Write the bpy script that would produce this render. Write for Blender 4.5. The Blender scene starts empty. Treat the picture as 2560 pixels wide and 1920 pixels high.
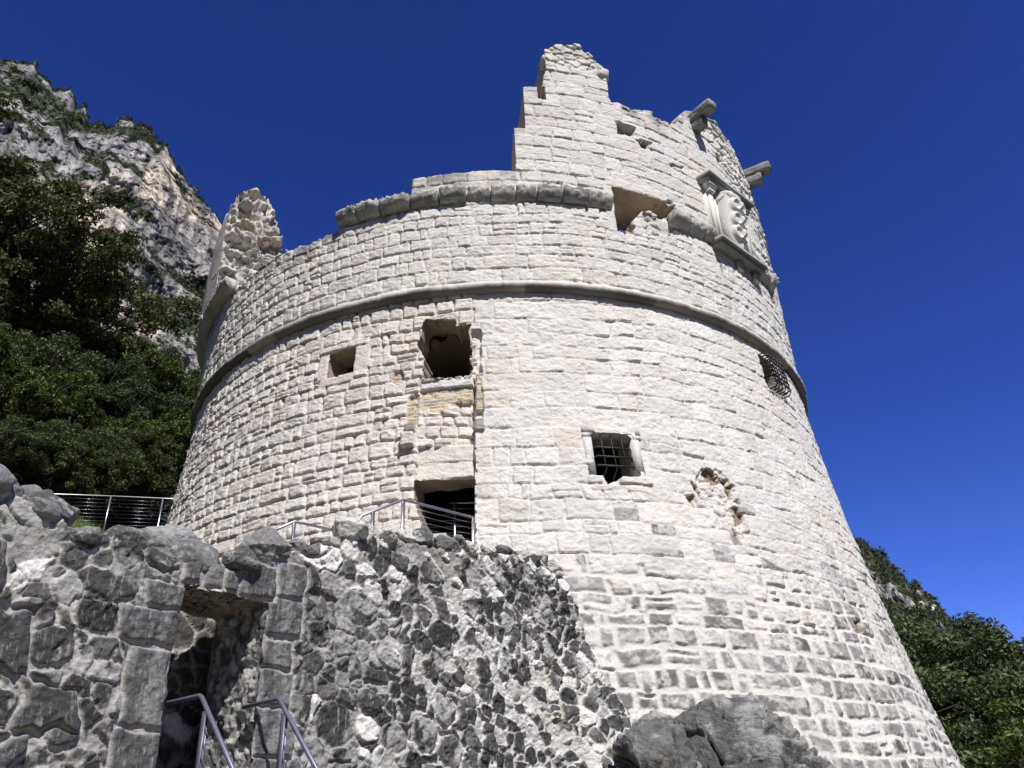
import bpy, math, random
import numpy as np
C = bpy.context.scene.collection
R_ = math.radians

# ------------------------------------------------------------------ camera, sky, sun
F, PIT, ROLL = 798.23, 0.51328, -0.04534
cam_d = bpy.data.cameras.new('camera'); cam = bpy.data.objects.new('camera', cam_d); C.objects.link(cam)
cam_d.sensor_width = 36.0; cam_d.lens = F / 1024 * 36; cam_d.clip_start = 0.1; cam_d.clip_end = 20000
from mathutils import Matrix, Vector
ex = Vector((1, 0, 0)); eu = Vector((0, -math.sin(PIT), math.cos(PIT))); ef = Vector((0, math.cos(PIT), math.sin(PIT)))
cX = ex * math.cos(ROLL) + eu * math.sin(ROLL); cY = -ex * math.sin(ROLL) + eu * math.cos(ROLL)
M = Matrix.Identity(4)
for i in range(3): M[i][0], M[i][1], M[i][2] = cX[i], cY[i], -ef[i]
cam.matrix_world = M
bpy.context.scene.camera = cam

SUN_AZ, SUN_EL = R_(22), R_(51)           # azimuth to the right of straight behind the camera
sdir = Vector((math.sin(SUN_AZ) * math.cos(SUN_EL), -math.cos(SUN_AZ) * math.cos(SUN_EL), math.sin(SUN_EL)))
sun_d = bpy.data.lights.new('sun', 'SUN'); sun_d.energy = 5.0; sun_d.angle = R_(0.53); sun_d.color = (1.0, 0.96, 0.89)
sun = bpy.data.objects.new('sun', sun_d); C.objects.link(sun)
sun.rotation_euler = (-sdir).to_track_quat('-Z', 'Y').to_euler(); sun.location = (20, -20, 60)
W = bpy.data.worlds.new('World'); bpy.context.scene.world = W; W.use_nodes = True
nt = W.node_tree; nt.nodes.clear()
wo = nt.nodes.new('ShaderNodeOutputWorld'); bg = nt.nodes.new('ShaderNodeBackground'); sk = nt.nodes.new('ShaderNodeTexSky')
sk.sky_type = 'NISHITA'; sk.sun_disc = False; sk.sun_elevation = SUN_EL; sk.sun_rotation = math.pi - SUN_AZ
sk.altitude = 1200; sk.air_density = 1.0; sk.dust_density = 0.2; sk.ozone_density = 4.0
gm = nt.nodes.new('ShaderNodeGamma'); gm.inputs[1].default_value = 1.5
hs = nt.nodes.new('ShaderNodeHueSaturation'); hs.inputs['Saturation'].default_value = 1.09; hs.inputs['Value'].default_value = 1.0
tn = nt.nodes.new('ShaderNodeMix'); tn.data_type = 'RGBA'; tn.blend_type = 'MULTIPLY'; tn.inputs[0].default_value = 1.0; tn.inputs[7].default_value = (.64, .52, .85, 1)
nt.links.new(sk.outputs[0], gm.inputs[0]); nt.links.new(gm.outputs[0], hs.inputs['Color']); nt.links.new(hs.outputs[0], tn.inputs[6]); nt.links.new(tn.outputs[2], bg.inputs[0])
bg.inputs[1].default_value = .07
nt.links.new(bg.outputs[0], wo.inputs[0])
vs = bpy.context.scene.view_settings
vs.view_transform = 'Standard'; vs.look = 'None'; vs.exposure = 0.20; vs.gamma = 1; vs.use_curve_mapping = False

# ------------------------------------------------------------------ noise
def _h(ix, iy, iz, seed):
    h = (ix.astype(np.int64) * 374761393 + iy.astype(np.int64) * 668265263 + iz * 2147483647 + seed * 974634777) & 0xFFFFFFFF
    h = ((h ^ (h >> 13)) * 1274126177) & 0xFFFFFFFF
    h = ((h ^ (h >> 16)) * 2246822519) & 0xFFFFFFFF
    return ((h ^ (h >> 15)) & 0xFFFFFF) / float(0x1000000)
def vn2(x, y, seed=0):
    ix, iy = np.floor(x), np.floor(y); fx, fy = x - ix, y - iy
    fx = fx * fx * (3 - 2 * fx); fy = fy * fy * (3 - 2 * fy)
    a = _h(ix, iy, 0, seed); b = _h(ix + 1, iy, 0, seed); c = _h(ix, iy + 1, 0, seed); d = _h(ix + 1, iy + 1, 0, seed)
    return 2 * ((a + (b - a) * fx) * (1 - fy) + (c + (d - c) * fx) * fy) - 1
def fb2(x, y, o=4, seed=0, g=.5):
    t = 0; a = 1; n = 0; fr = 1.0
    for i in range(o):
        t = t + a * vn2(x * fr + 13.7 * i, y * fr - 7.1 * i, seed + i); n += a; a *= g; fr *= 2.07
    return t / n * 1.35
def vn3(x, y, z, seed=0):
    ix, iy, iz = np.floor(x), np.floor(y), np.floor(z); fx, fy, fz = x - ix, y - iy, z - iz
    fx = fx * fx * (3 - 2 * fx); fy = fy * fy * (3 - 2 * fy); fz = fz * fz * (3 - 2 * fz); t = 0
    for dz in (0, 1):
        izz = (iz + dz).astype(np.int64)
        a = _h(ix, iy, izz, seed); b = _h(ix + 1, iy, izz, seed); c = _h(ix, iy + 1, izz, seed); d = _h(ix + 1, iy + 1, izz, seed)
        v = (a + (b - a) * fx) * (1 - fy) + (c + (d - c) * fx) * fy
        t = t + v * (fz if dz else 1 - fz)
    return 2 * t - 1
def fb3(x, y, z, o=4, seed=0, g=.5):
    t = 0; a = 1; n = 0; fr = 1.0
    for i in range(o):
        t = t + a * vn3(x * fr + 5.3 * i, y * fr, z * fr - 3.1 * i, seed + i); n += a; a *= g; fr *= 2.03
    return t / n * 1.35
def vor2(x, y, seed=0, jit=.85, wgt=0.0):
    ix, iy = np.floor(x), np.floor(y)
    f1 = np.full(x.shape, 9.); f2 = np.full(x.shape, 9.); idd = np.zeros(x.shape); ox = np.zeros(x.shape); oy = np.zeros(x.shape)
    for i in (-2, -1, 0, 1, 2) if wgt else (-1, 0, 1):
        for j in (-2, -1, 0, 1, 2) if wgt else (-1, 0, 1):
            cx_, cy_ = ix + i, iy + j
            px = cx_ + .5 + jit * (_h(cx_, cy_, 0, seed) - .5); py = cy_ + .5 + jit * (_h(cx_, cy_, 1, seed) - .5)
            dx, dy = x - px, y - py
            d = np.sqrt(dx * dx + dy * dy)
            if wgt: d = d + wgt * (_h(cx_, cy_, 2, seed) - .5)
            m = d < f1
            f2 = np.where(m, f1, np.minimum(f2, d)); f1 = np.where(m, d, f1)
            idd = np.where(m, _h(cx_, cy_, 3, seed), idd); ox = np.where(m, dx, ox); oy = np.where(m, dy, oy)
    return f1, f2, idd, ox, oy
def ss(a, b, x):
    t = np.clip((x - a) / (b - a), 0, 1); return t * t * (3 - 2 * t)
def hsh(i, k): return np.modf(np.abs(np.sin(i * 127.1 + k * 311.7) * 43758.5453))[0]
def mix(a, b, t): return a + (b - a) * t
def col3(c): return np.array(c, float)
def inpoly(x, y, P):
    r = np.zeros(x.shape, bool); n = len(P)
    for i in range(n):
        x1, y1 = P[i]; x2, y2 = P[(i + 1) % n]
        if y1 == y2: continue
        c = ((y1 > y) != (y2 > y)) & (x < (x2 - x1) * (y - y1) / (y2 - y1) + x1)
        r ^= c
    return r

# ------------------------------------------------------------------ mesh helpers
def mk(name, V, Fs, mat, parent=None, col=None, smooth=False):
    V = np.asarray(V, np.float64).reshape(-1, 3)
    if parent is not None: V = V - np.array(parent.location) if parent.parent is None else V - np.array(parent.parent.location) - np.array(parent.location)
    me = bpy.data.meshes.new(name)
    if not isinstance(Fs, (list, tuple)): Fs = [Fs]
    Fs = [np.asarray(f, np.int64) for f in Fs if len(f)]
    me.vertices.add(len(V)); me.vertices.foreach_set('co', V.astype(np.float32).ravel())
    nl = sum(f.size for f in Fs); npg = sum(len(f) for f in Fs)
    me.loops.add(nl); me.loops.foreach_set('vertex_index', np.concatenate([f.ravel() for f in Fs]).astype(np.int32))
    me.polygons.add(npg); st = []; o = 0
    for f in Fs:
        st.append(o + np.arange(len(f)) * f.shape[1]); o += f.size
    me.polygons.foreach_set('loop_start', np.concatenate(st).astype(np.int32))
    if smooth: me.polygons.foreach_set('use_smooth', np.ones(npg, bool))
    me.update(calc_edges=True); me.validate()
    if col is not None:
        at = me.color_attributes.new('Col', 'FLOAT_COLOR', 'POINT')
        cc = np.ones((len(V), 4), np.float32); cc[:, :3] = np.asarray(col)
        at.data.foreach_set('color', cc.ravel())
    me.materials.append(mat)
    ob = bpy.data.objects.new(name, me); C.objects.link(ob)
    if parent is not None: ob.parent = parent
    return ob
def tag(o, label=None, cat=None, group=None, kind=None):
    if label: o['label'] = label
    if cat: o['category'] = cat
    if group: o['group'] = group
    if kind: o['kind'] = kind
    return o
def empty(name, loc, label, cat, group=None):
    o = bpy.data.objects.new(name, None); C.objects.link(o); o.location = loc; o.empty_display_size = .3
    return tag(o, label, cat, group)
class MB:
    def __init__(s): s.V = []; s.F = []; s.T = []; s.n = 0
    def add(s, V, Fq=None, Ft=None):
        V = np.asarray(V, float).reshape(-1, 3)
        if Fq is not None and len(Fq): s.F.append(np.asarray(Fq) + s.n)
        if Ft is not None and len(Ft): s.T.append(np.asarray(Ft) + s.n)
        s.V.append(V); s.n += len(V)
    def box(s, c, X, Y, Z):                     # centre and three half-axis vectors
        c, X, Y, Z = [np.asarray(q, float) for q in (c, X, Y, Z)]
        V = [c + i * X + j * Y + k * Z for k in (-1, 1) for j in (-1, 1) for i in (-1, 1)]
        s.add(V, [[0, 2, 3, 1], [4, 5, 7, 6], [0, 1, 5, 4], [2, 6, 7, 3], [0, 4, 6, 2], [1, 3, 7, 5]])
    def tube(s, P, r, n=8):
        P = [np.asarray(p, float) for p in P]; rings = []
        rr = r if hasattr(r, '__len__') else [r] * len(P)
        up = None
        for i, p in enumerate(P):
            t = P[min(i + 1, len(P) - 1)] - P[max(i - 1, 0)]; t = t / (np.linalg.norm(t) + 1e-9)
            if up is None: up = np.array([0, 0, 1.]) if abs(t[2]) < .9 else np.array([1., 0, 0])
            a = np.cross(t, up); a /= np.linalg.norm(a) + 1e-9; b = np.cross(a, t); up = b
            sc = 1.0
            if 0 < i < len(P) - 1:
                t1 = p - P[i - 1]; t1 = t1 / (np.linalg.norm(t1) + 1e-9); sc = 1 / max(.6, float(t1 @ t))
            an = np.arange(n) * 2 * math.pi / n
            rings.append(p + rr[i] * sc * (np.cos(an)[:, None] * a + np.sin(an)[:, None] * b))
        V = np.concatenate(rings); m = len(P); Fq = []
        for i in range(m - 1):
            for j in range(n):
                k = (j + 1) % n; Fq.append([i * n + j, i * n + k, (i + 1) * n + k, (i + 1) * n + j])
        base = len(V); V = np.concatenate([V, [P[0]], [P[-1]]])
        Ft = [[base, (j + 1) % n, j] for j in range(n)] + [[base + 1, (m - 1) * n + j, (m - 1) * n + (j + 1) % n] for j in range(n)]
        s.add(V, Fq, Ft)
    def build(s, name, mat, parent=None, col=None, smooth=False):
        V = np.concatenate(s.V)
        c = None if col is None else np.tile(col3(col), (len(V), 1))
        return mk(name, V, [x for x in ([np.concatenate(s.F)] if s.F else []) + ([np.concatenate(s.T)] if s.T else [])], mat, parent, c, smooth)

def shell(s, z, mask, disp, pos, T, K=6, inner=True, rough=.04, seed=0, col=None, revcol=None, jamb=None, hf=0.):
    """thick wall from a height field: outer face, reveals round every opening and edge, optional inner face"""
    ns, nz = len(s), len(z)
    S, Zz = np.meshgrid(s, z, indexing='ij')
    used = np.zeros((ns, nz), bool)
    used[:-1, :-1] |= mask; used[1:, :-1] |= mask; used[:-1, 1:] |= mask; used[1:, 1:] |= mask
    idx = -np.ones((ns, nz), np.int64); idx[used] = np.arange(used.sum())
    V = [pos(S[used], Zz[used], disp[used])]; Cc = [col[used]]; n0 = int(used.sum())
    ci, cj = np.nonzero(mask)
    Fo = np.stack([idx[ci, cj], idx[ci + 1, cj], idx[ci + 1, cj + 1], idx[ci, cj + 1]], 1)
    Fs = [Fo]; n = n0
    pad = np.zeros((ns + 1, nz + 1), bool); pad[1:-1, 1:-1] = mask
    E = []; N = []
    a, b = pad[:-1, 1:-1], pad[1:, 1:-1]           # edges along z at grid line i
    for sel, sg in ((b & ~a, -1), (a & ~b, 1)):
        i, j = np.nonzero(sel)
        e = np.stack([i, j, i, j + 1], 1) if sg > 0 else np.stack([i, j + 1, i, j], 1)
        E.append(e); N.append(np.tile([sg, 0], (len(e), 1)))
    a, b = pad[1:-1, :-1], pad[1:-1, 1:]           # edges along s at grid line j
    for sel, sg in ((b & ~a, -1), (a & ~b, 1)):
        i, j = np.nonzero(sel)
        e = np.stack([i + 1, j, i, j], 1) if sg > 0 else np.stack([i, j, i + 1, j], 1)
        E.append(e); N.append(np.tile([0, sg], (len(e), 1)))
    E = np.concatenate(E); N = np.concatenate(N).astype(float)
    if len(E):
        k0 = E[:, 0] * nz + E[:, 1]; k1 = E[:, 2] * nz + E[:, 3]
        bk, inv = np.unique(np.concatenate([k0, k1]), return_inverse=True)
        nn = np.zeros((len(bk), 2)); np.add.at(nn, inv[:len(E)], N); np.add.at(nn, inv[len(E):], N)
        nn /= np.linalg.norm(nn, axis=1)[:, None] + 1e-6
        bi, bj = bk // nz, bk % nz
        sb, zb, db = s[bi], z[bj], disp[bi, bj]
        rings = [idx[bi, bj]]
        for k in range(1, K + 1):
            f = (k / K); d = db * (1 - f) - T * f
            o = rough * fb2(sb * 3.1 + d * 2.3, zb * 3.1 - d * 1.9, 3, seed + 40) - rough * .3 + hf * fb2(d * 22 + sb * 3, zb * 13, 3, seed + 44)
            o = np.minimum(o, rough * .3)
            V.append(pos(sb + nn[:, 0] * o, zb + nn[:, 1] * o, d)); rings.append(n + np.arange(len(bk))); n += len(bk)
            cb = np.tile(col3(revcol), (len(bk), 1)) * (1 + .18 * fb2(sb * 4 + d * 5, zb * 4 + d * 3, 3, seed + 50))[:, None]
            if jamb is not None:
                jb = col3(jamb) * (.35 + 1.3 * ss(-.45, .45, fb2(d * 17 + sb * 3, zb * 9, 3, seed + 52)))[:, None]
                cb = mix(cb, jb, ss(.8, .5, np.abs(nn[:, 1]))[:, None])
            Cc.append(cb)
        i0, i1 = inv[:len(E)], inv[len(E):]
        for k in range(K):
            Fs.append(np.stack([rings[k][i1], rings[k][i0], rings[k + 1][i0], rings[k + 1][i1]], 1))
    if inner:
        V.append(pos(S[used], Zz[used], np.full(n0, -T) + .04 * fb2(S[used] * 2, Zz[used] * 2, 2, seed + 60)))
        Cc.append(np.tile(col3(revcol), (n0, 1)))
        Fs.append(np.stack([idx[ci, cj], idx[ci, cj + 1], idx[ci + 1, cj + 1], idx[ci + 1, cj]], 1) + n)
    return np.concatenate(V), np.concatenate(Fs), np.concatenate(Cc)

# ------------------------------------------------------------------ materials
def new_mat(name):
    m = bpy.data.materials.new(name); m.use_nodes = True; t = m.node_tree
    p = t.nodes['Principled BSDF']; return m, t, p
def N(t, k, **kw):
    n = t.nodes.new(k)
    for a, b in kw.items():
        if a.startswith('i_'): n.inputs[a[2:].replace('_', ' ')].default_value = b
        else: setattr(n, a, b)
    return n
def stone_mat(name, var=.25, bump=.012, sc=(7, 28, 90), rough=.92, spot=None, spot_amt=.0, streak=False):
    m, t, p = new_mat(name)
    at = N(t, 'ShaderNodeAttribute', attribute_name='Col'); tc = N(t, 'ShaderNodeTexCoord')
    mp = N(t, 'ShaderNodeMapping')
    t.links.new(tc.outputs['Object'], mp.inputs[0])
    n1 = N(t, 'ShaderNodeTexNoise', i_Scale=sc[0], i_Detail=6., i_Roughness=.62)
    n2 = N(t, 'ShaderNodeTexNoise', i_Scale=sc[1], i_Detail=6., i_Roughness=.7)
    n3 = N(t, 'ShaderNodeTexVoronoi', i_Scale=sc[1] * .55); n3.feature = 'F1'
    for n in (n1, n2, n3): t.links.new(mp.outputs[0], n.inputs['Vector'])
    ad = N(t, 'ShaderNodeMath', operation='ADD'); t.links.new(n1.outputs[0], ad.inputs[0]); t.links.new(n2.outputs[0], ad.inputs[1])
    mr = N(t, 'ShaderNodeMapRange'); mr.inputs[1].default_value = .65; mr.inputs[2].default_value = 1.35
    mr.inputs[3].default_value = 1 - var; mr.inputs[4].default_value = 1 + var
    t.links.new(ad.outputs[0], mr.inputs[0])
    mu = N(t, 'ShaderNodeVectorMath', operation='MULTIPLY'); t.links.new(at.outputs['Color'], mu.inputs[0]); t.links.new(mr.outputs[0], mu.inputs[1])
    out = mu.outputs[0]
    if spot:
        n4 = N(t, 'ShaderNodeTexNoise', i_Scale=sc[0] * 1.7, i_Detail=8., i_Roughness=.72)
        if streak:
            mp2 = N(t, 'ShaderNodeMapping'); mp2.inputs['Scale'].default_value = (1.6, 1.6, .35)
            t.links.new(tc.outputs['Object'], mp2.inputs[0]); t.links.new(mp2.outputs[0], n4.inputs['Vector'])
        else: t.links.new(mp.outputs[0], n4.inputs['Vector'])
        r = N(t, 'ShaderNodeValToRGB'); r.color_ramp.elements[0].position = .54; r.color_ramp.elements[1].position = .64
        r.color_ramp.elements[0].color = (0, 0, 0, 1); r.color_ramp.elements[1].color = (spot_amt,) * 3 + (1,)
        t.links.new(n4.outputs[0], r.inputs[0])
        mx = N(t, 'ShaderNodeMix', data_type='RGBA'); t.links.new(r.outputs[0], mx.inputs[0]); t.links.new(out, mx.inputs[6])
        mx.inputs[7].default_value = tuple(spot) + (1,); out = mx.outputs[2]
    t.links.new(out, p.inputs['Base Color'])
    p.inputs['Roughness'].default_value = rough
    p.inputs['Specular IOR Level'].default_value = .25
    b1 = N(t, 'ShaderNodeMath', operation='MULTIPLY_ADD'); b1.inputs[1].default_value = .8
    t.links.new(n1.outputs[0], b1.inputs[0]); t.links.new(n2.outputs[0], b1.inputs[2])
    b2 = N(t, 'ShaderNodeMath', operation='MULTIPLY_ADD'); b2.inputs[1].default_value = .45
    t.links.new(n3.outputs[0], b2.inputs[0]); t.links.new(b1.outputs[0], b2.inputs[2])
    bp = N(t, 'ShaderNodeBump'); bp.inputs['Strength'].default_value = 1.; bp.inputs['Distance'].default_value = bump
    t.links.new(b2.outputs[0], bp.inputs['Height']); t.links.new(bp.outputs[0], p.inputs['Normal'])
    return m
def flat_mat(name, col, rough=.5, metal=0., var=0.15, sc=12, bump=0.0):
    m, t, p = new_mat(name)
    n1 = N(t, 'ShaderNodeTexNoise', i_Scale=sc, i_Detail=5.); tc = N(t, 'ShaderNodeTexCoord'); t.links.new(tc.outputs['Object'], n1.inputs['Vector'])
    r = N(t, 'ShaderNodeValToRGB'); r.color_ramp.elements[0].position = .3; r.color_ramp.elements[1].position = .7
    r.color_ramp.elements[0].color = tuple(c * (1 - var) for c in col) + (1,); r.color_ramp.elements[1].color = tuple(c * (1 + var) for c in col) + (1,)
    t.links.new(n1.outputs[0], r.inputs[0]); t.links.new(r.outputs[0], p.inputs['Base Color'])
    p.inputs['Roughness'].default_value = rough; p.inputs['Metallic'].default_value = metal
    if bump:
        bp = N(t, 'ShaderNodeBump'); bp.inputs['Distance'].default_value = bump; t.links.new(n1.outputs[0], bp.inputs['Height']); t.links.new(bp.outputs[0], p.inputs['Normal'])
    return m
M_ASH = stone_mat('limestone_ashlar', .13, .016, (6, 26, 90))
M_TRIM = stone_mat('weathered_trim_stone', .22, .018, (9, 34, 90), spot=(.10, .10, .095), spot_amt=.55)
M_RUB = stone_mat('rubble_masonry', .30, .016, (9, 36, 90), spot=(.5, .5, .48), spot_amt=.42, streak=True)
M_ROCK = stone_mat('dark_rock', .5, .06, (4, 18, 60), spot=(.42, .42, .41), spot_amt=.35)
M_CLIFF = stone_mat('cliff_rock', .30, 1.3, (.14, .6, 2), rough=.95)
M_IRON = flat_mat('wrought_iron', (.035, .032, .03), .55, .6)
M_STEEL = flat_mat('brushed_steel', (.50, .50, .51), .34, 1.0, .06)
M_STEELD = flat_mat('blue_grey_painted_steel', (.20, .20, .26), .4, .55, .08)
M_CARVE = flat_mat('carved_limestone', (.66, .64, .60), .85, 0, .06, 14, .01)
M_BARK = flat_mat('bark', (.030, .025, .020), .95, 0, .35, 14, .03)

# ------------------------------------------------------------------ tower geometry
D_, AZC, H_ = 25.5226, -0.0178701, 11.367
CX, CY = D_ * math.sin(AZC), D_ * math.cos(AZC); PHI0 = math.atan2(-CY, -CX); RU = 10.087
def Rz(z):
    q = np.maximum(H_ - z, 0); return np.where(z < H_, 10 + .0661712 * q + .00783860 * q * q, RU)
def tpos(s, z, d):
    r = Rz(z) + d; a = PHI0 + s / 10
    return np.stack([CX + r * np.cos(a), CY + r * np.sin(a), z + 0 * s], -1)
def tp(s, z, r):                                 # single point at absolute radius r
    a = PHI0 + s / 10; return np.array([CX + r * math.cos(a), CY + r * math.sin(a), z])

def ashlar(s, z, hfun, lm, lv, seed, s0, s1, z0, z1, split=.10, wav=1.0, r=.03):
    """coursed stone pattern -> edge distance, stone id, local coordinates, stone size"""
    rng = np.random.default_rng(seed)
    zw = z + wav * (.05 * vn2(s * .5, z * .3, seed) + .022 * vn2(s * 2.3, z * 2.3, seed + 1)) + .009 * vn2(s * 9, z * 9, seed + 2) + .006 * vn2(s * 21, z * 21, seed + 5)
    sw = s + wav * .03 * vn2(s * 2.1 + 9, z * 2.1, seed + 3) + .011 * vn2(s * 9, z * 9, seed + 4) + .006 * vn2(s * 21, z * 21, seed + 6)
    zs = [z0 - .5]
    while zs[-1] < z1 + .5: zs.append(zs[-1] + hfun(zs[-1]) * rng.uniform(.74, 1.32))
    zs = np.array(zs); ci = np.clip(np.searchsorted(zs, zw) - 1, 0, len(zs) - 2)
    e = np.zeros(s.shape); idd = np.zeros(s.shape); lu = np.zeros(s.shape); lv_ = np.zeros(s.shape)
    for c in range(len(zs) - 1):
        m = ci == c
        hc = zs[c + 1] - zs[c]; L = [s0 - 1 - rng.uniform(0, lm)]
        while L[-1] < s1 + 1: L.append(L[-1] + max(.16, lm * (hc / .36) ** .4 * rng.lognormal(0, lv)))
        if not m.any(): continue
        L = np.array(L); x, y = sw[m], zw[m]
        k = np.clip(np.searchsorted(L, x) - 1, 0, len(L) - 2); a, b = L[k], L[k + 1]
        i = k * 1.37 + c * 57.3 + seed
        off = (hsh(i, 9) - .5) * .06 * wav; lo = zs[c] + off * (hsh(i, 10) > .3); hi = zs[c + 1] - .02 * hsh(i, 11)
        sp = (hsh(i, 1) < split) & (b - a < lm * 1.5); zm = zs[c] + hc * (.35 + .3 * hsh(i, 2))
        top = sp & (y > zm); lo = np.where(top, zm, lo); hi = np.where(sp & ~top, zm, hi); i = np.where(top, i + 771.3, i)
        slant = (hsh(i, 3) - .5) * .10 * (y - (lo + hi) / 2) / hc
        dx = np.minimum(x - a - slant * .5, b - x + slant * .5) * .72; dy = np.minimum(y - lo, hi - y)
        ax = np.maximum(r - dx, 0); ay = np.maximum(r - dy, 0)
        e[m] = np.where((dx < r) & (dy < r), r - np.hypot(ax, ay), np.minimum(dx, dy))
        idd[m] = i; lu[m] = (x - (a + b) / 2) / (b - a) * 2; lv_[m] = (y - (lo + hi) / 2) / (hi - lo + 1e-6) * 2
    return e, idd, lu, lv_
def axis(fine0, fine1, step, lo, hi, coarse, snaps=()):
    a = np.arange(fine0, fine1, step)
    L = np.arange(lo, fine0, coarse); Rr = np.arange(fine1, hi + coarse * .5, coarse)
    a = np.concatenate([L, a, Rr])
    for v in snaps:
        i = np.argmin(abs(a - v)); a[i] = v
    return np.unique(a)

tower = empty('round_tower', (CX, CY, -2.0), 'huge round ruined fortress tower of pale limestone blocks with a broken top', 'tower')
FULL = 10 * math.pi

# ---- lower battered wall ------------------------------------------------
sA = axis(-12.8, 12.8, .0205, -FULL, FULL, .35, (-4.13, -3.40, -1.74, -.56, 1.80, 2.71, 7.64, 8.60))
sA = np.concatenate([sA[sA < FULL - .1], [FULL]])
zA = axis(.4, 11.30, .021, -2.4, 11.30, .3, (9.45, 10.20, 4.3, 6.39, 6.33, 7.38, 9.87, 10.97))
zA = np.unique(np.append(zA, 11.40))
S, Zz = np.meshgrid(sA, zA, indexing='ij')
eA, iA, uA, vA = ashlar(S, Zz, lambda z: .315, .38, .32, 11, -14, 1, -3, 12, .08, .8)
eB, iB, uB, vB = ashlar(S, Zz, lambda z: .33 if z < 4.6 else (.39 if z < 7 else .42), .50, .42, 23, -2, 14, -3, 12, .07, 1.9)
edge = -.52 + .03 * np.sin(Zz * 9) * (Zz > 6.4)
LEFT = (S < edge)
e = np.where(LEFT, eA, eB); idd = np.where(LEFT, iA, iB); lu = np.where(LEFT, uA, uB); lv = np.where(LEFT, vA, vB)
Rn1 = fb2(S * 3, Zz * 3, 4, 5); Rn2 = fb2(S * 11, Zz * 11, 3, 7)
def peck(S, Zz, sd):                                     # pick-dressed faces: short sharp scoops
    w = .25 * fb2(S * 5, Zz * 5, 2, sd + 7)
    a_, b_, c_, x_, y_ = vor2(S * 8.5 + w, Zz * 12 + w, sd, .95)
    q_ = vor2(S * 17 + 2 * w, Zz * 21 + 2 * w, sd + 3, .95)
    return .016 * (c_ - .5) + .020 * y_ * (c_ - .3) + .008 * (q_[2] - .5) + .012 * q_[4] * (q_[2] - .3) + .010 * fb2(S * 9, Zz * 14, 3, sd + 9)
PK = peck(S, Zz, 131)
mort = fb2(S * .7, Zz * .7, 3, 31)                      # where pointing mortar is smeared flush
brk = ss(-.30, .30, fb2(S * 2.6, Zz * 2.6, 3, 37))
LOW = (Zz < 4.4) & ~LEFT
deep = np.where(LEFT, .062 * (.45 + .55 * brk), .046 * (.35 + .65 * brk) * (1 - .6 * ss(-.1, .5, mort))) * np.where(LOW, 1.1, 1)
jw = np.where(LEFT, .024, .016)
jw = np.where(LOW, .036, jw) * (.7 + .6 * hsh(idd, 21))
gapj = np.where(LEFT, .006, .007 * brk) + np.where(LOW, .012 + .014 * hsh(idd, 23), 0)
prof = ss(0, 1, np.clip((e - gapj) / jw, 0, 1))
bul = np.where(LEFT, .011, .004)
disp = -deep * (1 - prof) + bul * (1 - lu ** 4) * (1 - lv ** 4) * prof + prof * ((hsh(idd, 4) - .5) * np.where(LEFT, .036, .020)
       + (hsh(idd, 5) - .5) * np.where(LEFT, .036, .026) * lu + (hsh(idd, 6) - .55) * np.where(LEFT, .036, .022) * lv) + Rn1 * .010 + PK * (.35 + .65 * prof) * np.where(LEFT, 1.05, .8)
chip = ss(.15, .6, fb2(S * 2.3, Zz * 2.9, 3, 77)) * ~LEFT
disp -= chip * .014 * ss(.4, -1, lv) * prof
base = np.where(LEFT[..., None], col3((.635, .60, .555)), col3((.655, .637, .598)))
tone = 1 + (hsh(idd, 7) - .5) * .16
colr = base * tone[..., None]
pink = ss(.76, .97, hsh(idd, 8)) * .42
colr = mix(colr, colr * col3((1.04, .95, .88)), pink[..., None])
warm = ss(.25, .7, fb2(S * .55, Zz * .55, 3, 91))
colr = mix(colr, colr * col3((1.03, .955, .865)), (warm * .42)[..., None])
mcol = np.where(LEFT[..., None], col3((.56, .525, .475)), col3((.635, .612, .565)))
pk_ = ss(.25, .6, fb2(S * .9, Zz * .9, 3, 97))
mcol = mix(mcol, col3((.61, .545, .465)), (pk_ * np.where(Zz < 4.4, .2, .6))[..., None])
colr = mix(mcol, colr, ss(.0, .9, prof)[..., None])
# dark weathered stones near the foot
pz = np.clip((5.0 - Zz) / 2.6, 0, 1) * .95 + .08 * (Zz < 5.6)
pz = pz + .25 * fb2(S * .35, Zz * .35, 2, 17) * (Zz < 5.2)
dk = ((hsh(idd, 12) < pz) & ~LEFT) * (.6 + .4 * hsh(idd, 13)) * prof
mott = ss(-.35, .25, fb2(S * 7, Zz * 6, 4, 19) + .25 * fb2(S * 22, Zz * 22, 2, 20))
vein = ss(-.05, .35, fb2(S * 13 + 2 * fb2(S * 4, Zz * 4, 2, 64), Zz * 11, 4, 65)); wz_ = ss(6.2, 3.2, Zz + .9 * fb2(S * .45, Zz * .45, 3, 66)) * ~LEFT * prof * (.25 + .75 * hsh(idd, 27))
colr = mix(colr, col3((.30, .295, .28)), (wz_ * vein * .75)[..., None])
sp_ = (hsh(idd, 28) < .07 * ss(8.2, 6, Zz)) * ~LEFT * prof * .6
colr = mix(colr, col3((.30, .295, .285)), (sp_ * (.3 + .7 * vein))[..., None])
gcol = mix(col3((.25, .245, .235)), col3((.09, .09, .088)), hsh(idd, 14)[..., None])
colr = mix(colr, gcol, (dk * (.35 + .65 * mott))[..., None])
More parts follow.
